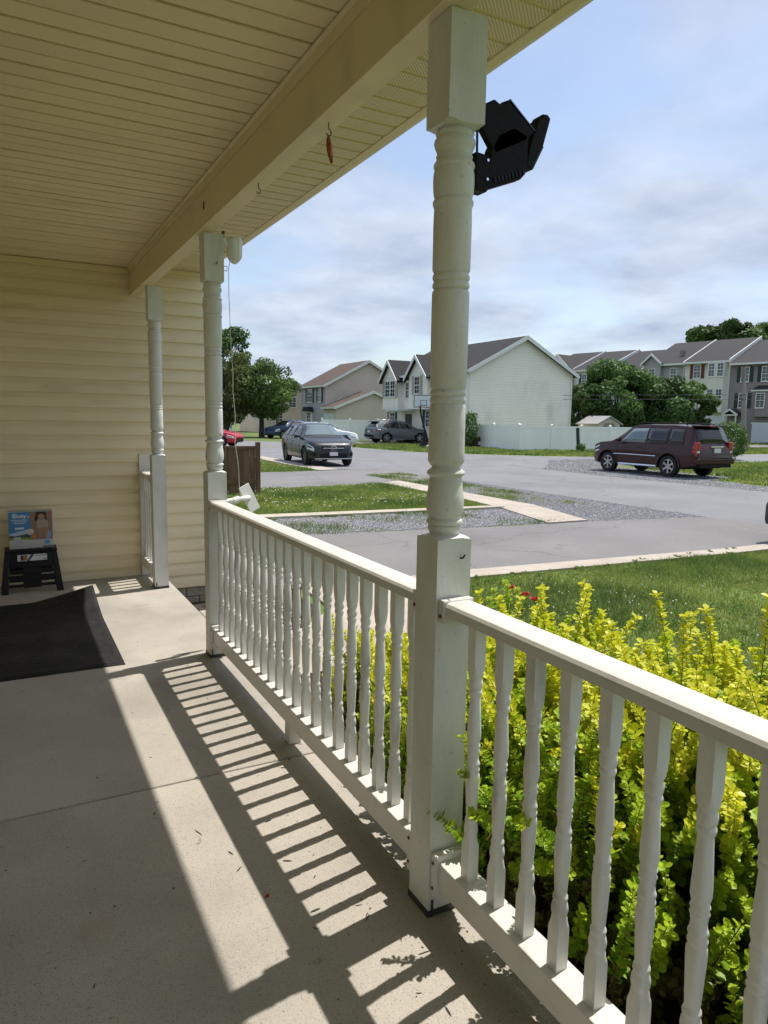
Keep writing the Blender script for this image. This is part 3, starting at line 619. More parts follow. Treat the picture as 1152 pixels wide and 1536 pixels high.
# plain child photo: dark hair, pale top, bare legs (flat print)
pr_('hair_print', (.02, .014, .012), [(.035, .228), (.03, .25), (.045, .312), (.118, .312), (.122, .265), (.128, .24), (.11, .25), (.06, .25)], 1)
pr_('face_print', (.36, .20, .14), oval(.082, .268, .026, .026), 2)
pr_('shirt_print', (.34, .28, .24), [(.05, .245), (.07, .25), (.10, .25), (.13, .235), (.138, .195), (.125, .165), (.055, .165), (.043, .195)], 2)
pr_('leg_print', (.33, .18, .12), [(.05, .168), (.09, .172), (.085, .13), (.08, .08), (.055, .08), (.06, .125)], 3)
pr_('leg_print', (.33, .18, .12), [(.09, .18), (.135, .172), (.13, .14), (.115, .09), (.095, .09), (.1, .14)], 3)
pr_('seat_print', (.16, .30, .55), oval(.125, .115, .028, .038), 2)
pr_('toy_print', (.45, .45, .47), [(-.15, .02), (-.05, .018), (-.055, .06), (-.075, .065), (-.08, .105), (-.13, .105), (-.135, .055), (-.155, .05)], 4)
pr_('toy_print', (.22, .18, .15), rect(-.145, -.06, .016, .03), 5)
pr_('blue_print', (.09, .28, .62), oval(.122, .05, .024, .018), 2)
pr_('orange_print', (.45, .18, .03), oval(.02, .105, .018, .02), 4)
pr_('white_print', (.5, .5, .5), oval(-.005, .145, .028, .024), 4)
pr_('badge_print', (.62, .66, .7), rect(-.12, -.052, .168, .184), 2)
pr_('tag_print', (.42, .09, .08), rect(.136, .164, .285, .312), 1)
for k in range(3): pr_('text_print', (.45, .58, .72), rect(-.145+.012*k, -.02-.01*k, .243-.014*k, .249-.014*k), 2)
fc = bpy.data.curves.new('lettering', 'FONT'); fc.body = 'Bluey'; fc.size = 0.048; fc.extrude = 0.0003; fc.offset = 0.0012; fc.align_x = 'CENTER'
fc.materials.append(mat('print_lettering', (.66, .68, .70), .5))
ft = bpy.data.objects.new('lettering_curve', fc); col.objects.link(ft); bpy.context.view_layer.update()
lme = bpy.data.meshes.new_from_object(ft.evaluated_get(bpy.context.evaluated_depsgraph_get())); bpy.data.objects.remove(ft); fo = bpy.data.objects.new('lettering', lme); col.objects.link(fo); fo.parent = bx; fo.location = (-.085, yb-.0022, .266); fo.rotation_euler = (R(90), 0, 0)

# crumbs, twigs and bits of leaf on the concrete (nobody could count them)
rd = random.Random(3); mb = MB()
def crumb(x, y, L, wd, a, z=0.0005):
    c, s = math.cos(a), math.sin(a); pts = []
    for u, v in ((-L, -wd*.3), (-.2*L, -wd), (.7*L, -wd*.6), (L, 0), (.5*L, wd), (-.5*L, wd*.7)): pts.append((x+u*c-v*s, y+u*s+v*c, z))
    mb.prism(pts, (0, 0, 0), (0, 0, wd*.5))
for (x, y, L, wd) in ((.62, 2.15, .022, .004), (.27, 3.0, .012, .004), (.43, 2.62, .016, .0045), (.55, 2.42, .03, .004), (.62, 2.25, .018, .005), (.80, 2.38, .018, .006), (.77, 1.85, .022, .007), (.78, 2.12, .02, .006), (.83, 2.0, .013, .004), (.9, 1.75, .022, .004), (.98, 1.55, .025, .004), (.93, 1.35, .022, .005), (.99, 2.74, .014, .006), (1.04, 2.8, .012, .005), (1.0, 2.9, .012, .006), (.28, 1.4, .014, .003), (.36, 1.42, .012, .003)):
    crumb(x, y, L*.8, wd*.55, rd.uniform(0, 3.1))
for i in range(340):
    x = rd.uniform(-.3, 1.2); y = rd.uniform(1.0, 6.8)
    if rd.random() < .45: x = rd.uniform(.8, 1.2); y = rd.uniform(1.2, 4.2)
    if rd.random() < .12: y = rd.uniform(6.6, 6.84)
    if x < .6 and 4.35 < y < 6.1: continue
    r = rd.random(); L = rd.uniform(.0015, .004) if r < .85 else rd.uniform(.006, .012)
    crumb(x, y, L, L*rd.uniform(.3, .8) if r < .85 else .0018, rd.uniform(0, 3.1))
kind(mb.build('debris', M['debris']), 'stuff')
mb = MB(); crumb(.66, 1.98, .010, .006, 0.4); tag(mb.build('petal', M['rose']), 'tiny red petal lying in a sunlit stripe of the porch floor', 'petal')
tag(MB().loft([[(.055*r*math.cos(k*.785), .045*r*math.sin(k*.785), z) for k in range(8)] for z, r in ((0, .8), (.02, 1), (.05, .8), (.065, .35))]).build('white_stone', M['kerb'], None, 60, loc=(1.68, 6.70, GZ+.002)), 'small pale stone in the dark bed below the siding', 'stone')

# ================================================================== vegetation
def col_attr(me, cols):
    """per-face-corner colours (leaf pigment): cols = one rgb per face"""
    a = me.color_attributes.new('Col', 'FLOAT_COLOR', 'CORNER')
    tot = np.zeros(len(me.polygons), np.int32); me.polygons.foreach_get('loop_total', tot)
    arr = np.repeat(np.asarray(cols, np.float32), tot, axis=0)
    arr = np.concatenate([arr, np.ones((len(arr), 1), np.float32)], 1)
    a.data.foreach_set('color', arr.ravel())

def lerp3(a, b, t): return tuple(a[i]*(1-t)+b[i]*t for i in range(3))
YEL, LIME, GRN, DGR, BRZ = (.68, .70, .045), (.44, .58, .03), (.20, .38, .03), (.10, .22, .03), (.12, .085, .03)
def shoot_mesh(seed, L, style):
    """one upright leafy barberry shoot: a stem with whorls of small spoon-shaped leaves"""
    r = random.Random(seed); mb = MB(); cols = []
    bend = Vector((r.uniform(-.12, .12), r.uniform(-.12, .12), 0)); axis = lambda t: Vector((bend.x*t*t*L*2, bend.y*t*t*L*2, t*L))
    mb.cur = 1
    mb.tube([axis(0), axis(.5), axis(1)], [.0022, .0016, .0008], 4); cols += [(0.1, .05, .02)]*len(mb.f)
    mb.cur = 0
    nodes = int(L/0.0108)
    for i in range(nodes):
        t = 0.06+0.94*(i+r.random()*.5)/nodes; p = axis(min(t, 1))
        nl = r.choice((4, 4, 5, 5)) if t < .94 else 7
        s0 = 0.0205*(1.05-.25*t)*r.uniform(.8, 1.2)
        ph = r.uniform(0, 6.28)
        for k in range(nl):
            a = ph+k*6.28/nl+r.uniform(-.5, .5); el = R(r.uniform(-8, 38)+16*t)
            d = Vector((math.cos(a)*math.cos(el), math.sin(a)*math.cos(el), math.sin(el)))
            side = d.cross(Vector((0, 0, 1))).normalized(); nrm = side.cross(d).normalized()
            s = s0*r.uniform(.55, 1.4); tw = r.uniform(-.4, .4)
            side = (side*math.cos(tw)+nrm*math.sin(tw)); nrm = side.cross(d).normalized()
            q = [p+d*s*.12, p+d*s*.62+side*s*.40+nrm*s*.09, p+d*s*.95+side*s*.33+nrm*s*.07, p+d*s*1.14-nrm*s*.03, p+d*s*.95-side*s*.33+nrm*s*.07, p+d*s*.62-side*s*.40+nrm*s*.09, p+d*s*.7-nrm*s*.02]
            b = mb.addv(q)
            for f in ((0, 1, 6), (1, 2, 6), (2, 3, 6), (3, 4, 6), (4, 5, 6), (5, 0, 6)): mb.face([b+z for z in f])
            if style == 'yellow': c = lerp3(GRN if t < .3 else LIME, YEL, min(1, max(0, (t-.12)/.55)+r.uniform(-.2, .2)))
            elif style == 'green': c = lerp3(GRN, LIME, min(1, max(0, t*1.0+r.uniform(-.3, .35))))
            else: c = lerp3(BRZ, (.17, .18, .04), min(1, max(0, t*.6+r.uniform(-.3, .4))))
            f = r.uniform(.82, 1.15); cols += [tuple(x*f for x in c)]*6
    me = mb.mesh('leafy_shoot', [M['leaf'], M['stem']]); col_attr(me, [tuple(max(0, x) for x in c) for c in cols]); return me
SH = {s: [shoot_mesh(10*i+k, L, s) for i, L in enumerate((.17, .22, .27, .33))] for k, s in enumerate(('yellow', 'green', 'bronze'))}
def barberry(x, y, rx, ry, h, n, lab, seed, ylow=.45, bronze=.0, tall=0, poke=()):
    r = random.Random(seed)
    t = thing('barberry_shrub', lab, 'shrub', (x, y, GZ), 0, 'golden barberry shrubs along the porch')
    mb = MB()
    for i in range(16):
        a = r.uniform(0, 6.28); q = r.uniform(.3, .85)
        e = Vector((math.cos(a)*rx*q, math.sin(a)*ry*q, h*r.uniform(.6, .85)))
        mb.tube([(r.uniform(-.06, .06), r.uniform(-.06, .06), -.01), (e.x*.45, e.y*.45, e.z*.55), e], [.008, .005, .003], 5)
    mb.build('branches', M['stem'], t)
    for i in range(n):
        a = r.uniform(0, 6.2832); zc = r.uniform(.02, 1)**.8
        ct = (max(0, 1-zc**3.6))**.5; rad = r.uniform(.55, 1.0) if i % 5 else r.uniform(.2, .6)
        px, py, pz = math.cos(a)*rx*ct*rad, math.sin(a)*ry*ct*rad, h*(.10+.86*zc*(.75+.25*rad))
        if px+x < 1.27: px = 1.27-x+r.uniform(0, .12)
        hz = pz/h
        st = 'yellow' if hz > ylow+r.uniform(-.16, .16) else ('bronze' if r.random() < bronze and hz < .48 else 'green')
        me = r.choice(SH[st][:3] if hz < .7 else SH[st][1:])
        L = max(v.co.z for v in me.vertices) if False else .22
        out = Vector((math.cos(a)*(.35+.9*(1-hz)), math.sin(a)*(.35+.9*(1-hz)), .85+.7*hz)); out.normalize()
        if px+x < 1.42: out.x = abs(out.x)*.25
        out = (out+Vector((r.uniform(-.25, .25), r.uniform(-.25, .25), 0))).normalized()
        base = Vector((px, py, pz)) - out*.14
        o = place('leafy_shoot', me, t, base, out.to_track_quat('Z', 'Y').to_euler())
        s = r.uniform(.85, 1.2); o.scale = (s, s, s)
    for (qx, qy, qz) in poke:
        o = place('leafy_shoot', r.choice(SH['green']), t, (qx-x, qy-y, qz-GZ), (r.uniform(-.3, .3), R(-35)+r.uniform(-.3, .3), r.uniform(0, 6)))
    for i in range(tall):
        a = r.uniform(0, 6.28); q = r.uniform(.1, .8); px, py = math.cos(a)*rx*q, math.sin(a)*ry*q
        o = place('leafy_shoot', SH['yellow'][3], t, (px, py, h*(1-.35*q*q)-.05), (r.uniform(-.2, .2), r.uniform(-.2, .2), r.uniform(0, 6)))
        s = r.uniform(.9, 1.15); o.scale = (s, s, s)
    return t
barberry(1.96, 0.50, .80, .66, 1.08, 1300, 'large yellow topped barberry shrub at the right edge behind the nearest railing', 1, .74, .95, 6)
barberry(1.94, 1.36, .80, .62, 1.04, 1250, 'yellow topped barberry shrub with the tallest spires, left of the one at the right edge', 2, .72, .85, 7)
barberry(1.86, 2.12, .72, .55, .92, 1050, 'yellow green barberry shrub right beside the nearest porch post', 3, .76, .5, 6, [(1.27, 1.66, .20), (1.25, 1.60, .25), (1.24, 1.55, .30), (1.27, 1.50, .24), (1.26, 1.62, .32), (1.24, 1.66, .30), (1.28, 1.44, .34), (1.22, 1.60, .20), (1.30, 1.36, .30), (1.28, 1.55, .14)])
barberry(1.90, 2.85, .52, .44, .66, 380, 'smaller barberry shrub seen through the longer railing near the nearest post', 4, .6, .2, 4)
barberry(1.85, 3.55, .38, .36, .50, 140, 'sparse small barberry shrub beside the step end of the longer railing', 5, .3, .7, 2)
# rose bush: dark stems, a few leaves, red blooms
def rose(x, y, h, n, lab, seed, blooms):
    r = random.Random(seed); t = thing('rose_bush', lab, 'rose bush', (x, y, GZ), 0, 'red rose bushes beyond the shrubs')
    mb = MB()
    for i in range(n):
        e = (r.uniform(-.25, .25), r.uniform(-.25, .25), h*r.uniform(.7, 1)); mb.tube([(0, 0, -.01), (e[0]*.5, e[1]*.5, e[2]*.5), e], [.005, .004, .002], 5)
        place('leafy_shoot', r.choice(SH['green']), t, (e[0]*.8, e[1]*.8, e[2]*.75))
    mb.build('stems', M['stem'], t)
    for bxp in blooms:
        q = MB()
        for k in range(9):
            a = k*2.4; rr = .012+.0022*k; c, s = math.cos(a), math.sin(a)
            q.poly([(c*.004, s*.004, 0), (c*rr-s*.014, s*rr+c*.014, .012), (c*rr*1.2, s*rr*1.2, .022), (c*rr+s*.014, s*rr-c*.014, .012)])
        q.build('bloom', M['rose'], t, loc=bxp)
    return t
rose(2.5, 3.14, .88, 8, 'red rose bush with two or three blooms above the yellow shrubs by the nearest post', 3, [(0, 0, .88), (.08, -.12, .83), (.05, -.07, .85)])
rose(2.3, 5.9, .62, 7, 'low rose bush with one red bloom seen through the longer railing', 6, [(0.0, .02, .60)])

# ------------------------------------------------------------------ grass: one mesh of blades per lawn
def inpoly(px, py, poly):
    ins = np.zeros(len(px), bool); j = len(poly)-1
    for i in range(len(poly)):
        xi, yi = poly[i]; xj, yj = poly[j]
        with np.errstate(divide='ignore', invalid='ignore'):
            c = ((yi > py) != (yj > py)) & (px < (xj-xi)*(py-yi)/((yj-yi) if yj != yi else 1e-9)+xi)
        ins ^= c; j = i
    return ins
def np_mesh(name, m, V, F, C=None):
    me = bpy.data.meshes.new(name); nv, nf = len(V), len(F); k = F.shape[1]
    me.vertices.add(nv); me.vertices.foreach_set('co', V.astype(np.float32).ravel())
    me.loops.add(nf*k); me.loops.foreach_set('vertex_index', F.astype(np.int32).ravel())
    me.polygons.add(nf); me.polygons.foreach_set('loop_start', np.arange(0, nf*k, k, dtype=np.int32))
    me.materials.append(m); me.update(calc_edges=True)
    if C is not None: col_attr(me, C)
    return me
def grass(lab, poly, dens, h, wd, seed, z=GZ-0.012, patchy=0.0, holes=()):
    g = np.random.default_rng(seed); P = np.array(poly); lo, hi = P.min(0), P.max(0)
    n = int((hi-lo).prod()*dens); x = g.uniform(lo[0], hi[0], n); y = g.uniform(lo[1], hi[1], n)
    k = inpoly(x, y, poly)
    for hp in holes: k &= ~inpoly(x, y, hp)
    nf = np.sin(x*1.7+y*.9+seed)+np.sin(x*.8-y*2.1+2*seed)+np.sin(x*3.9+y*3.1)*.6+np.sin(x*7.3-y*6.1)*.4
    if patchy: k &= (nf*.4 + g.uniform(-.5, .5, n)) > (patchy-.5)
    x, y, nf = x[k], y[k], nf[k]; n = len(x)
    a = g.uniform(0, 2*np.pi, n); hh = h*g.uniform(.45, 1.25, n)*(1+.18*nf); ln = hh*g.uniform(.15, .9, n); la = g.uniform(0, 2*np.pi, n)
    ww = wd*g.uniform(.7, 1.3, n); dx, dy = np.cos(a)*ww, np.sin(a)*ww; tx, ty = np.cos(la)*ln, np.sin(la)*ln
    V = np.empty((n, 5, 3))
    V[:, 0] = np.stack([x-dx, y-dy, np.full(n, z)], 1); V[:, 1] = np.stack([x+dx, y+dy, np.full(n, z)], 1)
    V[:, 2] = np.stack([x+dx*.8+tx*.35, y+dy*.8+ty*.35, z+hh*.6], 1); V[:, 3] = np.stack([x-dx*.8+tx*.35, y-dy*.8+ty*.35, z+hh*.6], 1)
    V[:, 4] = np.stack([x+tx, y+ty, z+hh*.95], 1)
    b = np.arange(n)[:, None]*5
    F = np.concatenate([b+[0, 1, 2], b+[0, 2, 3], b+[3, 2, 4]], 1).reshape(-1, 3)
    base = np.array([.265, .335, .065]); dry = np.array([.36, .34, .12]); dark = np.array([.06, .125, .026])
    t = g.uniform(0, 1, n)[:, None]; C = base*(.65+.7*t)
    C = np.where(g.uniform(0, 1, n)[:, None] < .10, dry*(.7+.5*t), C); w_ = np.clip(nf*.25+.3, 0, .7)[:, None]; C = C*(1-w_)+dark*(.7+.7*t)*w_
    o = bpy.data.objects.new('grass', np_mesh('grass', M['grass'], V.reshape(-1, 3), F, np.repeat(C, 3, 0))); col.objects.link(o)
    o['label'] = lab; return kind(o, 'stuff')
grass('short green lawn between the yellow shrubs and the concrete edging', [(2.6, -1.5), (11.8, -1.5), (11.8, 4.1), (9.85, 4.1), (9.85, 6.38), (9.2, 6.43), (4.8, 6.66), (3.9, 6.6), (3.9, 5.7), (3.3, 4.9), (2.75, 4.3)], 3300, .055, .0030, 1)
grass('grass patch between the two driveways', [(3.9, 12.45), (7.7, 12.16), (9.1, 12.1), (9.3, 14), (9.35, 17.7), (2, 17.0), (2, 13)], 1500, .085, .0045, 2)
grass('grass in front of the dark crossover', [(2, 22.3), (9.5, 22.9), (9.65, 34), (7, 37), (2, 38)], 420, .09, .009, 3)
grass('grass beside the side wall and the driveway end', [(1.9, 7.15), (2.7, 7.0), (3.8, 6.98), (2.0, 7.2), (2.0, 16.9), (1.9, 16.9)], 1500, .06, .004, 9)
grass('sparse grass in the gravel strip', [(4, 10.2), (6.8, 9.9), (9.2, 9.75), (9.6, 11.9), (4, 12.1)], 900, .05, .0045, 4, GZ, .78)
grass('sparse grass between the sidewalk and the road', [(10.15, 12.6), (11.5, 11.8), (11.9, 21), (10.3, 21)], 900, .055, .006, 5, GZ, .25)
grass('grass island beside the dark red car', [(23.2, -10), (46, -10), (46, 22.6), (34.5, 22.3), (28, 22.5), (23.6, 22), (22.6, 20), (22.4, 16), (20.6, 15.4), (20.0, 12.4), (19.4, -10)], 110, .13, .02, 6)
grass('grass verge below the white fence', [(19.8, 41.6), (20.6, 35), (22, 33.2), (25.2, 30), (27.7, 28.5), (31, 28.5), (46, 28.9), (60, 31.5), (46, 41), (40, 35.2), (28.2, 35.2), (28.8, 41.6), (28.5, 46), (19.6, 46)], 90, .13, .022, 7)
grass('grass in front of the row of townhouses', [(46, 42), (150, 47), (150, 60), (62, 60), (58, 54)], 20, .15, .05, 8)
g = np.random.default_rng(11); mb = MB()
for (xa, xb, ya, yb_, n) in ((4.5, 10.5, 3.2, 6.2, 150), (4.2, 9.0, 13, 17, 230), (5, 9.4, 23, 29, 110)):
    cx = [(g.uniform(xa, xb), g.uniform(ya, yb_)) for _ in range(9)]
    for i in range(n):
        c = cx[int(g.integers(0, 9))]; x, y = c[0]+g.normal(0, .55), c[1]+g.normal(0, .4)
        if not (xa-.6 < x < xb+.3 and ya-.6 < y < yb_+.2): continue
        s = g.uniform(.006, .011) if ya < 10 else g.uniform(.012, .02)
        z = GZ+ (.05 if ya < 10 else .075)
        mb.loft([[(x+s*q*math.cos(k*1.257), y+s*q*math.sin(k*1.257), z+s*w_) for k in range(5)] for q, w_ in ((.5, 0), (1, .6), (.6, 1.2))])
o = kind(mb.build('clover_flowers', M['clover']), 'stuff')
# broad-leaved weeds in the lawns
mb = MB(); cols = []
for (xa, xb, ya, yb_, n, s0) in ((3.4, 11, 1.5, 6.3, 420, .035), (4, 9.2, 12.6, 17, 200, .06), (3.9, 9, 11.9, 12.3, 70, .05), (3.7, 9.5, 6.35, 6.7, 40, .04)):
    for i in range(n):
        x, y = g.uniform(xa, xb), g.uniform(ya, yb_)
        for k in range(int(g.integers(4, 8))):
            a = g.uniform(0, 6.28); s = s0*g.uniform(.6, 1.3); c, q = math.cos(a), math.sin(a); z = GZ+.012
            mb.poly([(x, y, z), (x+c*s*.6-q*s*.28, y+q*s*.6+c*s*.28, z+s*.55), (x+c*s*1.2, y+q*s*1.2, z+s*.5), (x+c*s*.6+q*s*.28, y+q*s*.6-c*s*.28, z+s*.55)]); f = g.uniform(.7, 1.2); cols.append((.10*f, .21*f, .03*f))
me = mb.mesh('lawn_weeds', M['grass']); col_attr(me, cols); o = place('lawn_weeds', me); kind(o, 'stuff')

# ------------------------------------------------------------------ loose gravel
def gravel(lab, poly, n, s0, s1, seed, z):
    g = np.random.default_rng(seed); P = np.array(poly); lo, hi = P.min(0), P.max(0)
    x = g.uniform(lo[0], hi[0], n*2); y = g.uniform(lo[1], hi[1], n*2); k = inpoly(x, y, poly); x, y = x[k][:n], y[k][:n]; n = len(x)
    s = g.uniform(s0, s1, n); a = g.uniform(0, 6.28, n); base = np.array([(1, 0, 0), (0, 1, 0), (-1, 0, 0), (0, -1, 0), (.2, .1, .75), (-.1, .2, -.5)])
    B_ = base[None]*g.uniform(.6, 1.3, (n, 6, 1)); c, q = np.cos(a)[:, None], np.sin(a)[:, None]
    V = np.stack([x[:, None]+s[:, None]*(B_[..., 0]*c-B_[..., 1]*q), y[:, None]+s[:, None]*(B_[..., 0]*q+B_[..., 1]*c), z+s[:, None]*(B_[..., 2]+.25)], 2)
    b = np.arange(n)[:, None]*6
    F = np.concatenate([b+list(f) for f in ((0, 1, 4), (1, 2, 4), (2, 3, 4), (3, 0, 4), (1, 0, 5), (2, 1, 5), (3, 2, 5), (0, 3, 5))], 1).reshape(-1, 3)
    C = np.array([.27, .275, .305])*g.uniform(.55, 1.45, (n, 1))
    o = bpy.data.objects.new('gravel', np_mesh('gravel', M['stone_col'], V.reshape(-1, 3), F, np.repeat(C, 8, 0))); col.objects.link(o); o['label'] = lab; return kind(o, 'stuff')
M['stone_col'] = mat('gravel_stone', (1, 1, 1), .85, attr='Col')
gravel('blue grey gravel strip beyond the driveway', [(2.0, 10.6), (3.9, 10.4), (6.8, 9.95), (9.2, 9.8), (9.6, 11.8), (3.9, 12.1), (2.0, 12.2)], 34000, .006, .018, 21, GZ)
gravel('gravel verge along the near edge of the road', [(9.3, 9.75), (12.2, 9.35), (12.2, 19), (10.3, 19), (10.1, 12), (9.55, 10)], 20000, .006, .018, 22, GZ)
gravel('gravel shoulder under the dark red car', [(19.3, 2), (19.9, 12.5), (20.4, 15.5), (22.3, 16), (22.4, 22), (26, 24.2), (26.2, 26.6), (23, 26.4), (20.5, 23.5), (18.4, 21.5), (18.2, 17.5), (18.6, 12)], 15000, .011, .027, 23, GZ+.004)

# ------------------------------------------------------------------ trees
def tree(name, lab, x, y, h, trunk_h, rx, ry, n, c, seed, cz=None, leaf=.20, clumps=46, group=None, tr=.16, limbs=7, rz_=None, sparse=1.0):
    """tapered trunk with limbs, crown of leaf-sized folded faces gathered in clumps through an uneven volume"""
    r = random.Random(seed); g = np.random.default_rng(seed)
    t = thing(name, lab, 'tree', (x, y, GZ), 0, group)
    top = h; cen = (trunk_h+top)/2 if cz is None else cz; rzv = (top-trunk_h)/2 if rz_ is None else rz_
    cl = []
    for i in range(clumps):
        while True:
            v = np.array([r.uniform(-1, 1), r.uniform(-1, 1), r.uniform(-1, 1)]); d = np.linalg.norm(v)
            if .35 < d < 1: break
        v = v/d*(d**.45)*r.uniform(.78, 1.08); cl.append((v[0]*rx, v[1]*ry, cen+v[2]*rzv, r.uniform(.16, .34)*min(rx, rzv), r.uniform(.62, 1.3)))
    mb = MB(); lean = (r.uniform(-.15, .15), r.uniform(-.15, .15))
    fork = (lean[0]*trunk_h, lean[1]*trunk_h, trunk_h*1.05)
    mb.tube([(0, 0, -.05), (fork[0]*.4, fork[1]*.4, trunk_h*.5), fork, (fork[0]*1.5, fork[1]*1.5, cen+rzv*.3)], [tr*1.25, tr, tr*.8, tr*.2], 9)
    mb.build('trunk', M['bark'], t, 50)
    for i in range(limbs):
        e = r.choice(cl); k = r.uniform(.8, 1.15)
        st_ = (fork[0]*k, fork[1]*k, fork[2]*k)
        MB().tube([st_, (e[0]*.45+fork[0]*.4, e[1]*.45, (st_[2]+e[2])/2+.15), e[:3]], [tr*.5, tr*.3, tr*.08], 6).build('limb', M['bark'], t, 50)
    per = np.array([q[3]**2 for q in cl]); per = (per/per.sum()*n).astype(int)
    V = []; C = []
    for q, m_ in zip(cl, per):
        d = g.normal(size=(m_, 3)); d /= np.linalg.norm(d, axis=1)[:, None]; rad = q[3]*g.uniform(.45, 1.12, m_)**.6
        p = np.array(q[:3])+d*rad[:, None]*np.array([1.15, 1.15, .8])
        nr = d*.8+g.normal(size=(m_, 3))*.7+np.array([0, 0, .35]); nr /= np.linalg.norm(nr, axis=1)[:, None]
        a = np.cross(nr, g.normal(size=(m_, 3))); a /= np.linalg.norm(a, axis=1)[:, None]; b_ = np.cross(nr, a)
        s = leaf*g.uniform(.55, 1.35, m_)[:, None]
        V.append(np.stack([p-a*s, p-b_*s*.5+nr*s*.14, p+a*s, p+b_*s*.5+nr*s*.14], 1)); f = q[4]*g.uniform(.75, 1.25, m_)[:, None]; C.append(np.array(c)*f)
    V = np.concatenate(V).reshape(-1, 3); C = np.concatenate(C); nq = len(C); b0 = np.arange(nq)[:, None]*4
    F = np.concatenate([b0+[0, 1, 2], b0+[0, 2, 3]], 1).reshape(-1, 3)
    place('crown', np_mesh('crown', M['treeleaf'], V, F, np.repeat(C, 2, 0)), t)
    return t
TG = 'trees beyond the road'
tree('broadleaf_tree', 'rounded green tree with a forked dark trunk left of the tan house', 20.6, 62.5, 6.9, 1.7, 2.75, 2.75, 13000, (.115, .185, .05), 31, leaf=.14, clumps=80, group=TG, tr=.24, limbs=10)
tree('broadleaf_tree', 'tall dark green tree rising behind the middle porch post', 20.0, 72.5, 11.0, 1.5, 2.9, 2.9, 11000, (.075, .14, .04), 32, leaf=.18, clumps=55, group=TG, tr=.3)
tree('broadleaf_tree', 'brownish green lower tree just right of the middle porch post', 17.3, 62.4, 7.6, .7, 2.3, 2.3, 8500, (.115, .14, .042), 33, leaf=.14, clumps=60, group=TG)
CG = 'trees between the fence and the townhouses'
tree('broadleaf_tree', 'biggest dense dark green tree behind the beige shed', 45.3, 43.8, 6.7, .9, 3.3, 3.0, 16000, (.095, .175, .048), 34, leaf=.17, clumps=75, group=CG, tr=.25)
tree('broadleaf_tree', 'dense dark green tree directly behind the dark red car roof', 49.5, 42.4, 5.8, .8, 2.6, 2.6, 12000, (.09, .17, .046), 35, leaf=.165, clumps=60, group=CG, tr=.2)
tree('broadleaf_tree', 'smaller loose green tree between the white gable and the big dark tree', 42.2, 44.6, 5.0, .9, 1.7, 1.7, 4200, (.08, .15, .04), 36, leaf=.17, clumps=36, group=CG, tr=.12)
tree('broadleaf_tree', 'loose light green tree in front of the ivory townhouse', 52.3, 41.6, 5.3, .9, 1.5, 1.5, 4200, (.09, .16, .04), 37, leaf=.17, clumps=34, group=CG, tr=.12)
tree('tall_tree', 'very large spreading tree rising behind the townhouse roofs at the right', 100.5, 72.0, 17.8, 5, 8.5, 7, 13000, (.08, .14, .038), 38, leaf=.42, clumps=60, rz_=4.4, cz=13.4, tr=.5)
tree('tall_tree', 'wide tree at the right edge behind the taupe townhouse roof', 112, 68.0, 17.5, 5, 7, 7, 9000, (.07, .125, .034), 39, leaf=.42, clumps=45, rz_=4.4, cz=13.4, tr=.5)
def bush(name, lab, x, y, rx, h, n, c, seed, leaf=.06):
    g = np.random.default_rng(seed); t = thing(name, lab, 'bush', (x, y, GZ))
    MB().tube([(0, 0, -.02), (.03, 0, h*.5)], [.04, .02], 6).build('stem', M['bark'], t)
    d = g.normal(size=(n, 3)); d /= np.linalg.norm(d, axis=1)[:, None]; bump = 1+.12*np.sin(d[:, 0]*7+d[:, 2]*5)+.08*np.sin(d[:, 1]*13)
    p = d*np.array([rx, rx, h/2])*(g.uniform(.55, 1, n)**.4*bump)[:, None]+np.array([0, 0, h/2])
    p[:, 2] = np.maximum(p[:, 2], .02)
    nr = d+g.normal(size=(n, 3))*.6; nr /= np.linalg.norm(nr, axis=1)[:, None]; a = np.cross(nr, g.normal(size=(n, 3))); a /= np.linalg.norm(a, axis=1)[:, None]; b_ = np.cross(nr, a); s = leaf*g.uniform(.6, 1.3, n)[:, None]
    V = np.stack([p-a*s, p-b_*s*.5, p+a*s, p+b_*s*.5], 1).reshape(-1, 3); b0 = np.arange(n)[:, None]*4; F = np.concatenate([b0+[0, 1, 2], b0+[0, 2, 3]], 1).reshape(-1, 3)
    C = np.array(c)*g.uniform(.6, 1.35, n)[:, None]
    place('foliage', np_mesh('foliage', M['treeleaf'], V, F, np.repeat(C, 2, 0)), t); return t
bush('round_bush', 'round clipped green bush beside the dark red car', 33.6, 24.6, .95, 1.95, 5200, (.085, .16, .03), 51)
bush('young_tree', 'small pale leaved sapling just right of the nearest post in front of the white fence', 28.0, 40.3, .62, 2.4, 1500, (.10, .18, .05), 52, .09)
bush('low_bush', 'low dark bush beside the basketball hoop base', 25.3, 40.2, .5, .8, 900, (.05, .10, .03), 53)
bush('weed_clump', 'clump of tall weeds at the foot of the leaning dark post', 31.3, 33.0, .28, .55, 500, (.11, .2, .04), 54)

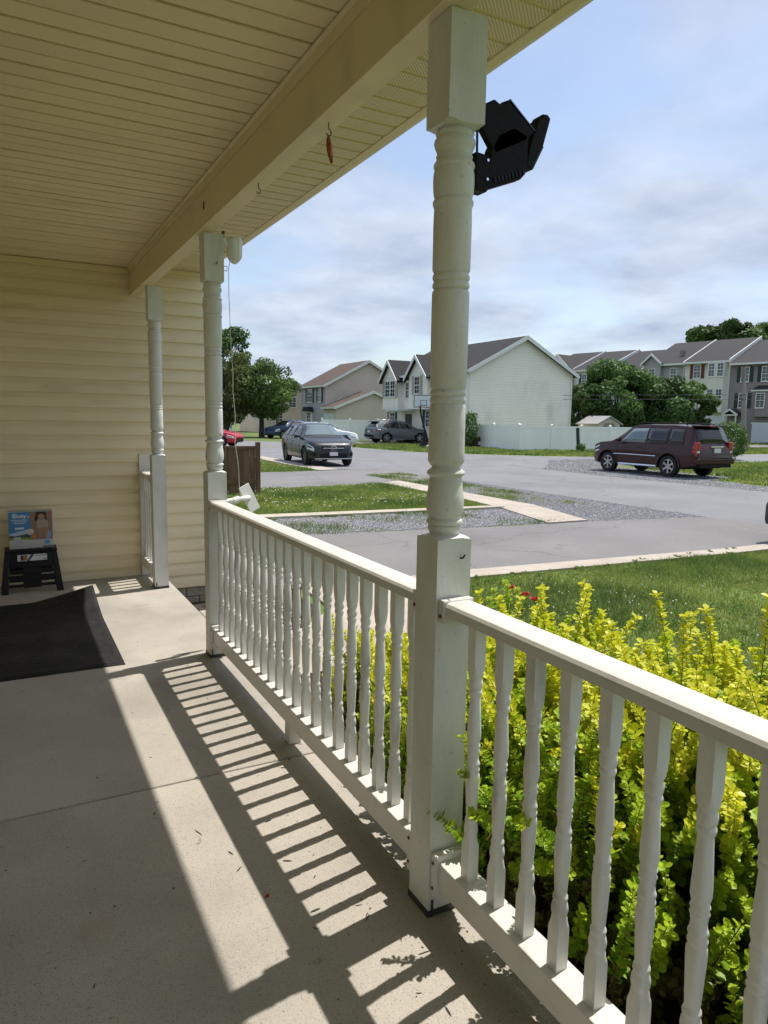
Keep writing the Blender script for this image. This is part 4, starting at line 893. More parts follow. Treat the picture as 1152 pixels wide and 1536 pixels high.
# ================================================================== vehicles
def ip(tab, x):
    xs = [a for a, _ in tab]; return float(np.interp(x, xs, [b for _, b in tab]))
def car(name, lab, S, loc, heading, group=None):
    """body lofted from side profile, belt line, plan and roof width; x runs from the rear (0) to the nose (L)"""
    L = S['L']; t = thing(name, lab, 'car', (loc[0], loc[1], GZ if len(loc) < 3 else loc[2]), heading, group)
    T0 = Matrix.Translation((-L/2, 0, 0)); pm = S['paint']
    def sec(x):
        zt, zs, zb, hw_, wr = ip(S['top'], x), ip(S['belt'], x), ip(S['bot'], x), ip(S['plan'], x), ip(S['roofw'], x)
        zs = min(zs, zt-.02); d = zt-zs
        wr = min(wr, hw_*.985); e = hw_-(hw_-wr)*min(1, d/.35) if d < .35 else wr
        zc = zb+(zs-zb)*.45
        return [(0, zb), (hw_*.86, zb), (hw_*.955, zb+.05), (hw_*.985, zb+.16 if zs-zb > .4 else zb+.4*(zs-zb)), (hw_, zc+.05*(zs-zc)), (hw_*.995, zs-.12*(zs-zb)), (hw_*.965, zs), (e, zt-.14*d-.01), (e-.05, zt-.03*d), (e*.55, zt+.008), (0, zt+.014)]
    xs = sorted(set([round(float(x), 3) for k_ in ('top', 'plan', 'belt', 'bot', 'roofw') for x, _ in S[k_]]+[round(float(x), 3) for x in np.linspace(.05, L-.05, 34)]))
    rings = []
    for x in xs:
        h = sec(x); rings.append([(x, y, z) for y, z in h]+[(x, -y, z) for y, z in reversed(h[1:-1])])
    mb = MB(T0); mb.loft(rings)
    body = mb.build('body', [pm, M['trim_black']], t)
    wr_ = S['wr']; ax = [S['rear'], S['rear']+S['wb']]
    hwm = max(b for _, b in S['plan'])
    cut = MB(T0)
    for a in ax:
        for s in (-1, 1):
            cut.tube([(a, s*(hwm-.30), wr_), (a, s*(hwm+.2), wr_)], wr_*1.16, 28)
    co = cut.build('cutter', pm, t)
    bpy.context.view_layer.update()
    bo = body.modifiers.new('arch', 'BOOLEAN'); bo.object = co; bo.operation = 'DIFFERENCE'; bo.solver = 'EXACT'
    dg = bpy.context.evaluated_depsgraph_get(); nm = bpy.data.meshes.new_from_object(body.evaluated_get(dg)); body.modifiers.clear(); old = body.data; body.data = nm; nm.name = 'body'
    bpy.data.objects.remove(co)
    for p in nm.polygons:
        c = p.center
        inw = any(abs(math.hypot(c.x+L/2-a, c.z-wr_)-wr_*1.16) < .02 or (math.hypot(c.x+L/2-a, c.z-wr_) < wr_*1.15 and abs(abs(c.y)-(hwm-.30)) < .02) for a in ax)
        p.material_index = 1 if (inw or c.z < S.get('clad', 0) ) else 0
    nm.polygons.foreach_set('use_smooth', [True]*len(nm.polygons)); nm.set_sharp_from_angle(angle=R(38))
    # glass
    def patch(nm_, x0, x1, v0, v1, m_, i0=6, i1=7, off=.011, n=8, sides=(1, -1), x0t=None, x1t=None):
        for s in sides:
            mbp = MB(T0); rows_ = []
            us = sorted(set([0.0, 1.0]+[(q-x0)/(x1-x0) for q in xs if x0+.01 < q < x1-.01])); n = len(us)-1
            for k in range(n+1):
                row = []
                for vv in np.linspace(v0, v1, 4):
                    f = (vv-v0)/(v1-v0) if v1 != v0 else 0
                    xa = x0+(0 if x0t is None else (x0t-x0)*f); xb = x1+(0 if x1t is None else (x1t-x1)*f)
                    x = xa+(xb-xa)*us[k]; h = sec(x); a, b_ = h[i0], h[i1]
                    y = a[0]+(b_[0]-a[0])*vv; z = a[1]+(b_[1]-a[1])*vv
                    row.append((x, s*(y+off), z+off*.35))
                rows_.append(row if s > 0 else row[::-1])
            b0 = mbp.addv([p_ for row in rows_ for p_ in row])
            for q in range(n):
                for j in range(3): mbp.face((b0+4*q+j, b0+4*q+4+j, b0+4*q+5+j, b0+4*q+j+1))
            o = mbp.build(nm_, m_, t, 40); sdm = o.modifiers.new('thickness', 'SOLIDIFY'); sdm.thickness = .008; sdm.offset = 0
    for (x0, x1, x0t, x1t, m_) in S['side']: patch('window', x0, x1, .06, .93, m_, x0t=x0t, x1t=x1t)
    def cross(nm_, x0, x1, m_, inset=.05, n=8, dx=0, dz=.012):
        mbp = MB(T0); rws = []; xl = [x0]+[q for q in xs if x0+.01 < q < x1-.01]+[x1]; n = len(xl)-1
        for k in range(n+1):
            x = xl[k]; h = sec(x); pts = [(h[8][0]-inset+.02, h[8][1]-.006), h[9], h[10]]
            rws.append([(x+dx, y, z+dz) for y, z in pts]+[(x+dx, -y, z+dz) for y, z in reversed(pts[:-1])])
        b0 = mbp.addv([p_ for row in rws for p_ in row])
        for q in range(n):
            for j in range(4): mbp.face((b0+5*q+j, b0+5*q+5+j, b0+5*q+6+j, b0+5*q+j+1))
        o = mbp.build(nm_, m_, t, 50); sdm = o.modifiers.new('thickness', 'SOLIDIFY'); sdm.thickness = .008; sdm.offset = 0
    cross('windscreen', S['wind'][0], S['wind'][1], S.get('windm', M['glass_dark']))
    cross('rear_window', S['rearw'][0], S['rearw'][1], M['glass_dark'], dx=-.012)
    for (x0, x1, v0, v1) in S.get('head', []): patch('headlight', x0, x1, v0, v1, S.get('headm', M['lamp_clear']), 4, 6, .010, 5)
    for (x0, x1, v0, v1) in S.get('tail', []): patch('tail_light', x0, x1, v0, v1, M['lamp_red'], 4, 6, .012, 4)
    for (x0, x1, i, v, hh, m_) in S.get('strips', []):
        for s in (1, -1):
            pts = []
            for k in range(9):
                x = x0+(x1-x0)*k/8; h = sec(x); a, b_ = h[i], h[i+1]; pts.append((x, s*(a[0]+(b_[0]-a[0])*v+.006), a[1]+(b_[1]-a[1])*v))
            MB(T0).tube(pts, hh, 6).build('side_strip', m_, t, 40)
    # wheels
    tw = .225; ty = MB(); n = 28
    prof = [(wr_*.66, -tw/2), (wr_*.93, -tw/2), (wr_, -tw*.36), (wr_, tw*.36), (wr_*.93, tw/2), (wr_*.66, tw/2), (wr_*.64, 0)]
    rings = [[(rr*math.cos(2*math.pi*k/n), yy, rr*math.sin(2*math.pi*k/n)) for rr, yy in prof] for k in range(n)]; rings.append(rings[0]); ty.loft(rings, cap=False)
    tme = ty.mesh('tyre', M['tyre'], 30)
    rm = MB(); sp_ = S.get('spokes', 6)
    rings = [[(rr*math.cos(2*math.pi*k/n), yy, rr*math.sin(2*math.pi*k/n)) for rr, yy in ((wr_*.67, tw*.44), (wr_*.60, tw*.46), (wr_*.58, tw*.05), (wr_*.67, tw*.05))] for k in range(n)]; rings.append(rings[0]); rm.loft(rings, cap=False)
    for k in range(sp_):
        Tm = Matrix.Rotation(2*math.pi*k/sp_, 4, 'Y'); rm.T = Tm; rm.box(-wr_*.085, wr_*.085, tw*.27, tw*.40, wr_*.10, wr_*.61)
    rm.T = None; rm.tube([(0, tw*.2, 0), (0, tw*.42, 0)], wr_*.17, 12)
    rme = rm.mesh('rim', S.get('rim', M['rim']), 30)
    hub = MB().tube([(0, -tw*.3, 0), (0, tw*.03, 0)], wr_*.62, 20).mesh('wheel', M['trim_black'], 30)
    for a in ax:
        for s in (1, -1):
            wv = place('wheel', hub, t, (a-L/2, s*(hwm-tw/2-.015), wr_), (0, 0, 0 if s > 0 else math.pi)); place('tyre', tme, wv); place('rim', rme, wv)
    for s in (1, -1):
        x = S['mirror'][0]; z = S['mirror'][1]
        MB(T0).loft([[(x+dx*sc_, s*(hwm-.03+dy), z+dz*sc_) for dx, dz in ((-.06, -.06), (.05, -.05), (.07, .02), (.03, .08), (-.05, .08))] for dy, sc_ in ((-.03, .35), (.02, .9), (.13, 1.0), (.20, .7))]).build('mirror', S.get('mirm', pm), t, 50)
        for hx, hz in S['handles']:
            yy = sec(hx)[5][0]
            MB(T0).box(hx-.10, hx+.10, min(s*(yy-.02), s*(yy+.028)), max(s*(yy-.02), s*(yy+.028)), hz-.014, hz+.014).build('door_handle', S.get('handm', pm), t, bevel=.006)
        for sx in S.get('seams', []):
            h = sec(sx); MB(T0).tube([(sx, s*(h[i][0]+.0005), h[i][1]) for i in (2, 3, 4, 5, 6)], .0045, 5).build('door_seam', M['trim_black'], t)
        if S.get('rack'):
            xa, xb = S['rack']; pts = [(xa, ip(S['top'], xa)+.0), (xa+.10, ip(S['top'], xa+.1)+.055), ((xa+xb)/2, ip(S['top'], (xa+xb)/2)+.06), (xb-.12, ip(S['top'], xb-.12)+.055), (xb, ip(S['top'], xb)+.0)]
            MB(T0).tube([(x, s*(ip(S['roofw'], x)-.10), z) for x, z in pts], .018, 8).build('roof_rail', S.get('rackm', M['trim_black']), t, 50)
    return t, T0, sec
def ipbox(nm_, m_, t, T0, *b, bevel=0.01): return MB(T0).box(*b).build(nm_, m_, t, bevel=bevel)

GD, GT = M['glass_dark'], M['glass_teal']
SUV = dict(L=4.85, paint=M['burgundy'], wb=2.775, rear=1.10, wr=.375, clad=.40,
 top=[(0, .80), (.03, 1.02), (.10, 1.14), (.20, 1.42), (.33, 1.70), (.46, 1.765), (1.0, 1.80), (2.2, 1.80), (2.75, 1.775), (3.0, 1.70), (3.62, 1.235), (3.78, 1.17), (4.3, 1.12), (4.62, 1.04), (4.77, .95), (4.85, .72)],
 belt=[(0, .76), (.1, 1.09), (3.1, 1.12), (3.7, 1.09), (4.3, 1.02), (4.7, .90), (4.85, .66)],
 bot=[(0, .50), (.12, .40), (.5, .31), (4.3, .30), (4.7, .33), (4.85, .45)],
 plan=[(0, .80), (.05, .90), (.25, .965), (1, .99), (3.8, .985), (4.4, .95), (4.7, .84), (4.85, .66)],
 roofw=[(0, .80), (.3, .80), (.6, .785), (2.7, .765), (3.0, .75), (3.6, .82), (4.3, .84), (4.7, .76), (4.85, .6)],
 side=[(.55, 1.12, .62, 1.12, GD), (1.22, 2.06, 1.22, 2.06, GD), (2.14, 3.34, 2.14, 2.86, GT)], wind=(2.95, 3.62), rearw=(.115, .315),
 tail=[(.03, .17, .35, 1.0)], head=[(4.35, 4.66, .35, .95)], strips=[(1.62, 3.58, 4, .05, .022, M['chrome']), (1.55, 3.35, 1, .9, .045, M['chrome'])],
 mirror=(3.28, 1.20), handles=[(2.35, .99), (1.35, .99)], seams=[1.18, 2.10, 3.42], rack=(.6, 2.5), spokes=6, handm=M['burgundy'])
t, T0, sec = car('parked_car', 'dark red sport utility vehicle parked on the gravel with its rear to the camera', SUV, (21.02, 18.25), R(90.0))
ipbox('bumper', M['burgundy'], t, T0, -.10, .10, -.90, .90, .50, .70, bevel=.04)
ipbox('bumper_step', M['trim_black'], t, T0, -.11, -.02, -.80, .80, .695, .712, bevel=.004)
ipbox('bumper_lower', M['trim_black'], t, T0, -.075, .10, -.78, .78, .38, .50, bevel=.03)
ipbox('tailgate_garnish', M['chrome'], t, T0, -.005, .06, -.42, .20, 1.045, 1.10, bevel=.012)
ipbox('licence_plate', M['plate'], t, T0, -.02, .03, -.26, .06, .875, 1.02, bevel=.004)
for s in (1, -1): ipbox('tail_light', M['lamp_red'], t, T0, .012, .15, min(s*.74, s*.915), max(s*.74, s*.915), .86, 1.24, bevel=.03)
for s in (1, -1): ipbox('tail_lamp_lens', M['lamp_clear'], t, T0, .006, .05, min(s*.76, s*.895), max(s*.76, s*.895), .875, .94, bevel=.008)
MB(T0).tube([(.10, -.38, 1.20), (.115, -.1, 1.235), (.125, .08, 1.245)], .010, 6).build('wiper', M['trim_black'], t)
ipbox('spoiler', M['burgundy'], t, T0, .17, .46, -.72, .72, 1.755, 1.79, bevel=.012)
ipbox('brake_light', M['lamp_red'], t, T0, .165, .20, -.15, .15, 1.742, 1.77, bevel=.004)
for a in (1.10, 3.875):
    for s in (1, -1):
        MB(T0).tube([(a+.47*math.cos(q), s*.985, .375+.47*math.sin(q)) for q in np.linspace(-.05, math.pi+.05, 18)], .028, 7).build('arch_trim', M['burgundy'], t, 50)

GLC = dict(L=4.66, paint=M['graphite'], wb=2.873, rear=.94, wr=.36, clad=.30,
 top=[(0, .72), (.03, .98), (.12, 1.10), (.32, 1.30), (.52, 1.49), (.7, 1.555), (1.2, 1.62), (1.9, 1.635), (2.5, 1.59), (2.8, 1.51), (3.42, 1.13), (3.55, 1.075), (4.0, 1.015), (4.4, .93), (4.56, .84), (4.63, .72), (4.66, .60)],
 belt=[(0, .7), (.12, 1.02), (.6, 1.08), (2.4, 1.03), (3.4, .98), (4.1, .90), (4.5, .78), (4.66, .55)],
 bot=[(0, .50), (.15, .34), (.5, .26), (4.1, .24), (4.5, .26), (4.66, .34)],
 plan=[(0, .70), (.06, .82), (.25, .90), (.9, .945), (3.8, .94), (4.25, .90), (4.5, .80), (4.62, .66), (4.66, .60)],
 roofw=[(0, .68), (.4, .62), (1.2, .60), (2.6, .61), (2.8, .62), (3.4, .74), (4.1, .76), (4.5, .70), (4.66, .5)],
 side=[(.72, 1.28, .88, 1.24, GD), (1.33, 2.05, 1.33, 2.02, GD), (2.12, 3.2, 2.10, 2.68, GD)], wind=(2.72, 3.38), rearw=(.16, .50), windm=M['glass_teal'],
 tail=[(.03, .25, .55, .98)], head=[(4.16, 4.55, .35, .92)], strips=[(.7, 3.15, 6, .06, .010, M['chrome']), (1.35, 3.3, 1, .8, .018, M['trim_black'])],
 mirror=(3.06, 1.10), handles=[(2.22, .92), (1.36, .93)], seams=[1.30, 2.08, 3.25], rack=(.9, 2.5), rackm=M['chrome'], spokes=10, rim=M['rim_dark'])
t, T0, sec = car('parked_car', 'dark grey sport utility vehicle with a star on its grille facing the camera', GLC, (11.15, 26.9), math.atan2(-1, -.10))
ipbox('grille', M['trim_black'], t, T0, 4.50, 4.655, -.46, .46, .60, .80, bevel=.04)
for z in (.69, .715): ipbox('grille_bar', M['chrome'], t, T0, 4.60, 4.672, -.42, .42, z-.009, z+.009, bevel=.004)
MB(T0).tube([(4.68, .105*math.cos(q), .70+.105*math.sin(q)) for q in np.linspace(0, 2*math.pi, 25)], .011, 6).build('emblem_ring', M['chrome'], t, 50)
em = MB(T0)
for k in range(3):
    a = math.pi/2+k*2*math.pi/3; c, s = math.cos(a), math.sin(a)
    em.prism([(4.672, -s*.018, .70+c*.018), (4.672, c*.10, .70+s*.10), (4.672, s*.018, .70-c*.018)], (0, 0, 0), (.014, 0, 0))
em.tube([(4.66, 0, .70), (4.684, 0, .70)], .022, 10); em.build('emblem_star', M['chrome'], t)
ipbox('lower_intake', M['trim_black'], t, T0, 4.50, 4.672, -.56, .56, .35, .50, bevel=.03)
for s in (1, -1): ipbox('side_intake', M['trim_black'], t, T0, 4.42, 4.60, min(s*.60, s*.80), max(s*.60, s*.80), .40, .55, bevel=.03)
ipbox('bumper_lip', M['chrome'], t, T0, 4.42, 4.685, -.74, .74, .295, .325, bevel=.01)
ipbox('licence_plate', M['plate'], t, T0, 4.60, 4.692, -.16, .16, .42, .56, bevel=.004)
for s in (1, -1):
    ipbox('lamp_strip', M['chrome'], t, T0, 4.40, 4.575, min(s*.60, s*.74), max(s*.60, s*.74), .785, .80, bevel=.004)

QX = dict(L=5.0, paint=M['silver_grey'], wb=2.90, rear=1.08, wr=.39, clad=.36,
 top=[(0, .80), (.04, 1.05), (.14, 1.20), (.34, 1.46), (.55, 1.62), (.9, 1.68), (1.7, 1.735), (2.4, 1.72), (2.8, 1.65), (3.05, 1.55), (3.66, 1.19), (3.8, 1.14), (4.3, 1.09), (4.75, .98), (4.9, .87), (5.0, .62)],
 belt=[(0, .74), (.14, 1.10), (.8, 1.16), (2.4, 1.09), (3.6, 1.05), (4.3, .96), (4.8, .82), (5.0, .56)],
 bot=[(0, .52), (.15, .36), (.5, .27), (4.4, .26), (4.8, .28), (5.0, .38)],
 plan=[(0, .74), (.06, .86), (.28, .95), (1, .98), (4.0, .975), (4.5, .93), (4.85, .78), (5.0, .56)],
 roofw=[(0, .72), (.4, .68), (1.2, .66), (2.7, .66), (3.0, .66), (3.6, .78), (4.3, .80), (4.8, .7), (5.0, .5)],
 side=[(.72, 1.30, .98, 1.30, GD), (1.36, 2.18, 1.36, 2.18, GD), (2.25, 3.42, 2.25, 2.86, GD)], wind=(2.95, 3.62), rearw=(.18, .50),
 tail=[(.04, .62, .50, .82)], head=[(4.3, 4.85, .5, .92)], strips=[(.75, 3.4, 6, .05, .012, M['chrome']), (1.6, 3.5, 1, .95, .03, M['chrome'])],
 mirror=(3.2, 1.17), handles=[(2.42, 1.0), (1.5, 1.02)], seams=[1.33, 2.22, 3.5], rack=(.9, 2.6), rackm=M['chrome'], spokes=5)
t, T0, sec = car('parked_car', 'silver grey crossover parked side on in the driveway by the white house', QX, (26.9, 48.4), R(0))
ipbox('bumper', M['trim_black'], t, T0, -.03, .12, -.76, .76, .46, .66, bevel=.04)
ipbox('licence_plate', M['plate'], t, T0, -.03, .03, -.18, .18, .80, .95, bevel=.004)
ipbox('spoiler', M['trim_black'], t, T0, .25, .62, -.6, .6, 1.62, 1.66, bevel=.01)
def low(paint_, **k):
    d = dict(GLC); d.update(paint=paint_, clad=.2, strips=[], rack=None, spokes=5, rim=M['rim'], windm=M['glass_dark'])
    sq = lambda tab, f: [(x, z*f) for x, z in tab]
    f = k.get('f', .90); d['top'] = sq(GLC['top'], f); d['belt'] = sq(GLC['belt'], f); d['mirror'] = (3.06, 1.10*f); d['handles'] = [(2.22, .92*f), (1.36, .93*f)]; d['wr'] = .33
    return d
t, T0, sec = car('parked_car', 'bright red hatchback half hidden behind the middle porch post', low(M['car_red'], f=.88), (10.75, 43.8), R(-38))
ipbox('grille', M['trim_black'], t, T0, 4.48, 4.665, -.58, .58, .30, .60, bevel=.05)
t, T0, sec = car('parked_car', 'white car mostly hidden behind the dark grey vehicle', low(M['car_white'], f=.95), (18.4, 43.2), R(-27))
t, T0, sec = car('parked_car', 'dark blue car far off between the tree and the dark grey vehicle', low(M['car_blue'], f=1.0), (22.2, 59.6), R(200))
SM = dict(SUV); SM.update(paint=M['car_black'], handm=M['car_black'], tail=[])
t, T0, sec = car('parked_car', 'black vehicle on the driveway with only a corner showing at the right edge', SM, (13.18, 6.02), R(0))
ipbox('bumper', M['car_black'], t, T0, -.30, .12, -.93, .93, .26, .68, bevel=.10)

# ================================================================== fences, poles, far yard things
fb = thing('wood_fence', 'short weathered brown board fence panel with a square end post', 'fence', (3.2, 16.3, GZ))
for i in range(14):
    x = .02+i*.142; MB().box(x, x+.136, -.01+random.uniform(-.004, .004), .012, .04, 1.10+random.uniform(-.008, .008)).build('board', M['fence_brown'], fb, bevel=.003)
MB().box(2.02, 2.12, -.05, .05, -.02, 1.24).build('fence_post', M['fence_brown'], fb, bevel=.006)
MB().box(-.08, .015, -.05, .05, -.02, 1.24).build('fence_post', M['fence_brown'], fb, bevel=.006)
for z0, z1 in ((.26, .36), (1.085, 1.15)): MB().box(.016, 2.018, -.045, -.014, z0, z1).build('rail', M['fence_brown'], fb, bevel=.004)

def vinyl_fence(lab, P0, P1, n, h=1.58, boards=10, gate=False):
    P0, P1 = Vector(P0), Vector(P1); d = P1-P0; L = d.length; t = thing('vinyl_fence', lab, 'fence', (P0.x, P0.y, GZ), math.atan2(d.y, d.x), 'white vinyl fences around the far yards')
    pl = L/n; bw = (pl-.13)/boards
    bm_ = MB().box(0, bw-.008, -.011, .011, .12, h-.16).mesh('fence_board', M['vinyl_fence'])
    pmh = MB().box(-.064, .064, -.064, .064, -.02, h+.02).mesh('fence_post', M['vinyl_fence'])
    cp = MB(); cp.box(-.078, .078, -.078, .078, h+.02, h+.05); cp.loft([[(-.06, -.06, h+.05), (.06, -.06, h+.05), (.06, .06, h+.05), (-.06, .06, h+.05)], [(-.005, -.005, h+.11), (.005, -.005, h+.11), (.005, .005, h+.11), (-.005, .005, h+.11)]])
    cme = cp.mesh('post_cap', M['vinyl_fence'])
    rl = MB().box(.066, pl-.066, -.03, .03, 0, .14).mesh('rail', M['vinyl_fence'])
    for i in range(n+1):
        o = place('fence_post', pmh, t, (i*pl, 0, 0)); place('post_cap', cme, o)
        if i == n: break
        place('rail', rl, t, (i*pl, 0, h-.17)); place('rail', rl, t, (i*pl, 0, .04))
        for b in range(boards): place('fence_board', bm_, t, (i*pl+.068+b*bw, 0, 0))
    return t
vinyl_fence('white vinyl fence running right across the yard behind the dark red car', (28.4, 35.3), (47.6, 34.2), 8)
vinyl_fence('white vinyl fence with latch going back to the white gable wall', (28.95, 41.4), (28.4, 35.45), 2, 1.6)
vf = vinyl_fence('white vinyl fence with a braced gate beside the tan house', (28.2, 54.2), (24.2, 57.0), 2, 1.75)
MB().tube([(.2, -.03, .2), (2.2, -.03, 1.5)], .02, 6).build('gate_brace', M['shutter_black'], vf)
MB().box(2.30, 2.36, -.08, -.066, .1, 1.6).build('gate_latch', M['shutter_black'], vf)
lp = thing('leaning_post', 'dark green leaning post on the verge in front of the white fence', 'post', (31.3, 33.2, GZ))
MB(Matrix.Rotation(R(-6), 4, 'Y')).box(-.09, .09, -.06, .06, -.05, 1.5).build('post', M['shutter_green'], lp, bevel=.01)
pl_ = thing('planter_box', 'dark red open wooden planter on the grass by the white fence', 'planter', (28.7, 40.35, GZ))
for a in ((-.5, .5, -.25, -.2), (-.5, .5, .2, .25)): MB().box(*a, .0, .72).build('side_panel', M['red_box'], pl_, bevel=.008)
for a in ((-.5, -.45, -.198, .198), (.45, .5, -.198, .198)): MB().box(*a, .0, .72).build('end_panel', M['red_box'], pl_, bevel=.008)
MB().box(-.05, .1, -.26, -.252, .18, .40).build('notice', M['white_plastic'], pl_)
pole = thing('utility_pole', 'slim weathered leaning utility pole right of the dark red car', 'pole', (43.0, 30.3, GZ))
MB().tube([(0, 0, -.05), (.02, .2, 2.7), (.06, .5, 5.6)], [.17, .145, .11], 10).build('shaft', M['pole'], pole, 40)
MB().box(-.06, .22, .38, .60, 4.9, 5.5).build('pole_box', M['pole'], pole, bevel=.02)
for k, (z, dz) in enumerate(((3.45, .0), (3.15, .0))):
    o = MB().tube([(43.0+q*dx, 30.3+q*dy, z-.0006*q*(30-abs(q))*.3) for q, dx, dy in [(q, .45, -.89) for q in (-22, -15, -8, 0, 6, 12, 18)]], .014, 5).build('overhead_cable', M['shutter_black'])
    tag(o, ('upper' if k == 0 else 'lower')+' thin overhead cable strung past the leaning utility pole', 'cable', 'overhead cables')
hp = thing('basketball_hoop', 'portable basketball hoop with clear backboard in front of the white house', 'basketball hoop', (24.45, 40.25, GZ), R(-28))
MB().tube([(0, 0, .3), (-.02, 0, 1.1), (-.30, 0, 2.2), (-.36, 0, 2.72)], [.075, .07, .06, .05], 8).build('pole', M['black_plastic'], hp, 40)
MB().loft([[(-.5, -.35, 0), (.35, -.35, 0), (.35, .35, 0), (-.5, .35, 0)], [(-.18, -.15, .35), (.28, -.15, .35), (.28, .15, .35), (-.18, .15, .35)], [(-.08, -.07, 1.15), (.07, -.07, 1.15), (.07, .07, 1.15), (-.08, .07, 1.15)]]).build('base', M['black_plastic'], hp, bevel=.02)
bb = MB()
for a in ((-.78, .52, .18, .23, 2.62, 2.66), (-.78, .52, .18, .23, 3.40, 3.44), (-.78, -.74, .18, .23, 2.661, 3.399), (.48, .52, .18, .23, 2.661, 3.399)): bb.box(*a)
for a in ((-.34, .08, .185, .225, 3.08, 3.11), (-.34, -.31, .185, .225, 2.661, 3.079), (.05, .08, .185, .225, 2.661, 3.079)): bb.box(*a)
bo_ = bb.build('backboard_frame', M['shutter_black'], hp)
MB().box(-.738, .478, .19, .196, 2.662, 3.398).build('backboard_panel', mat('acrylic_panel', (.62, .66, .70), .15), hp)
MB().tube([(-.13+.22*math.cos(q), -.06+.22*math.sin(q), 2.76) for q in np.linspace(0, 6.28, 20)], .014, 6).build('rim', M['trim_black'], hp)
for s in (-.2, .0): MB().tube([(-.34, 0, 2.5), (s-.1, .17, 2.75)], .02, 6).build('strut', M['white_plastic'], hp)
MB().loft([[(.35+.3*r*math.cos(k*.785), -.5+.2*r*math.sin(k*.785), z) for k in range(8)] for z, r in ((0, .9), (.12, 1), (.2, .6))]).build('sand_bag', M['white_plastic'], hp, 50)

# ================================================================== houses
def frame(ox, oy, oz, right, inward):
    r, i = Vector((*right, 0)).normalized(), Vector((*inward, 0)).normalized()
    return Matrix(((r.x, i.x, 0, ox), (r.y, i.y, 0, oy), (0, 0, 1, oz), (0, 0, 0, 1)))
def win(t, T, x, z, w, h, cols=1, rows=1, sh=None, fm=None, sash=True, y=0):
    """sash window: x = centre, z = sill; frame proud of the wall, pane a sub-part, optional shutters"""
    fm = fm or M['trim_white']; b = .07
    mb = MB(T); x0, x1 = x-w/2, x+w/2
    mb.box(x0, x0+b, y-.05, y, z, z+h); mb.box(x1-b, x1, y-.05, y, z, z+h); mb.box(x0+b, x1-b, y-.05, y, z+h-b, z+h); mb.box(x0-.03, x1+.03, y-.08, y-.001, z-.05, z-.001); mb.box(x0+b, x1-b, y-.05, y, z, z+b)
    if sash: mb.box(x0+b, x1-b, y-.046, y, z+h/2-.03, z+h/2+.03)
    iw = w-2*b
    for c in range(1, cols): xc = x0+b+iw*c/cols; mb.box(xc-.014, xc+.014, y-.036, y-.012, z+b, z+h-b)
    for s0, s1 in (((z+b, z+h/2-.03), (z+h/2+.03, z+h-b)) if sash else ((z+b, z+h-b),)):
        for r_ in range(1, rows): zc = s0+(s1-s0)*r_/rows; mb.box(x0+b, x1-b, y-.034, y-.014, zc-.014, zc+.014)
    f = mb.build('window', fm, t)
    MB(T).box(x0+b*.8, x1-b*.8, y-.024, y-.018, z+b*.8, z+h-b*.8).build('pane', M['pane'], f)
    if sh:
        for s in (-1, 1):
            xa, xb = sorted((x+s*(w/2+.02), x+s*(w/2+.02+min(.42, w*.42))))
            sm = MB(T).box(xa, xb, y-.045, y, z-.02, z+h+.02).build('shutter', sh, t)
            sl = MB(T)
            for k in range(8): zz_ = z+.08+k*(h-.12)/8; sl.box(xa+.05, xb-.05, y-.053, y-.046, zz_, zz_+(h-.12)/8*.6)
            sl.build('louvre', sh, sm)
    return f
def gable_roof(t, T, x0, x1, y0, y1, eave, ridge, m_, axis='y', over=.3, th=.16, trim=None):
    """two slabs meeting at a ridge that runs along local axis; white rake and eave boards"""
    tr = trim or M['trim_white']; c = (x0+x1)/2 if axis == 'y' else (y0+y1)/2
    def P(a, b, z): return (a, b, z) if axis == 'y' else (b, a, z)
    lo, hi = (x0, x1) if axis == 'y' else (y0, y1); l0, l1 = (y0, y1) if axis == 'y' else (x0, x1)
    sl = (ridge-eave)/(c-lo)
    for s, e in ((-1, lo-over), (1, hi+over)):
        ze = eave-sl*over
        pr = [P(e, l0-over, ze), P(c, l0-over, ridge), P(c, l0-over, ridge+th), P(e, l0-over, ze+th)]
        d = Vector(P(0, (l1-l0)+2*over, 0)); MB(T).prism(pr, (0, 0, 0), d).build('roof', m_, t)
        for q in (l0-over-.03, l1+over+.001):
            pr = [P(e, q, ze-.10), P(c, q, ridge-.12), P(c, q, ridge+th+.015), P(e, q, ze+th+.015)]
            MB(T).prism(pr, (0, 0, 0), P(0, .029, 0)).build('rake_board', tr, t)
        ea, eb = sorted((e-s*.002, e+s*.10))
        mb = MB(T)
        if axis == 'y': mb.box(ea, eb, l0-over, l1+over, ze-.02, ze+th-.02)
        else: mb.box(l0-over, l1+over, ea, eb, ze-.02, ze+th-.02)
        mb.build('gutter', tr, t)
def gable_prism(t, T, x0, x1, y0, y1, z0, eave, ridge, m_, name='wall'):
    c = (x0+x1)/2
    return MB(T).prism([(x0, 0, z0), (x1, 0, z0), (x1, 0, eave), (c, 0, ridge-.02), (x0, 0, eave)], (0, y0, 0), (0, y1, 0)).build(name, m_, t)
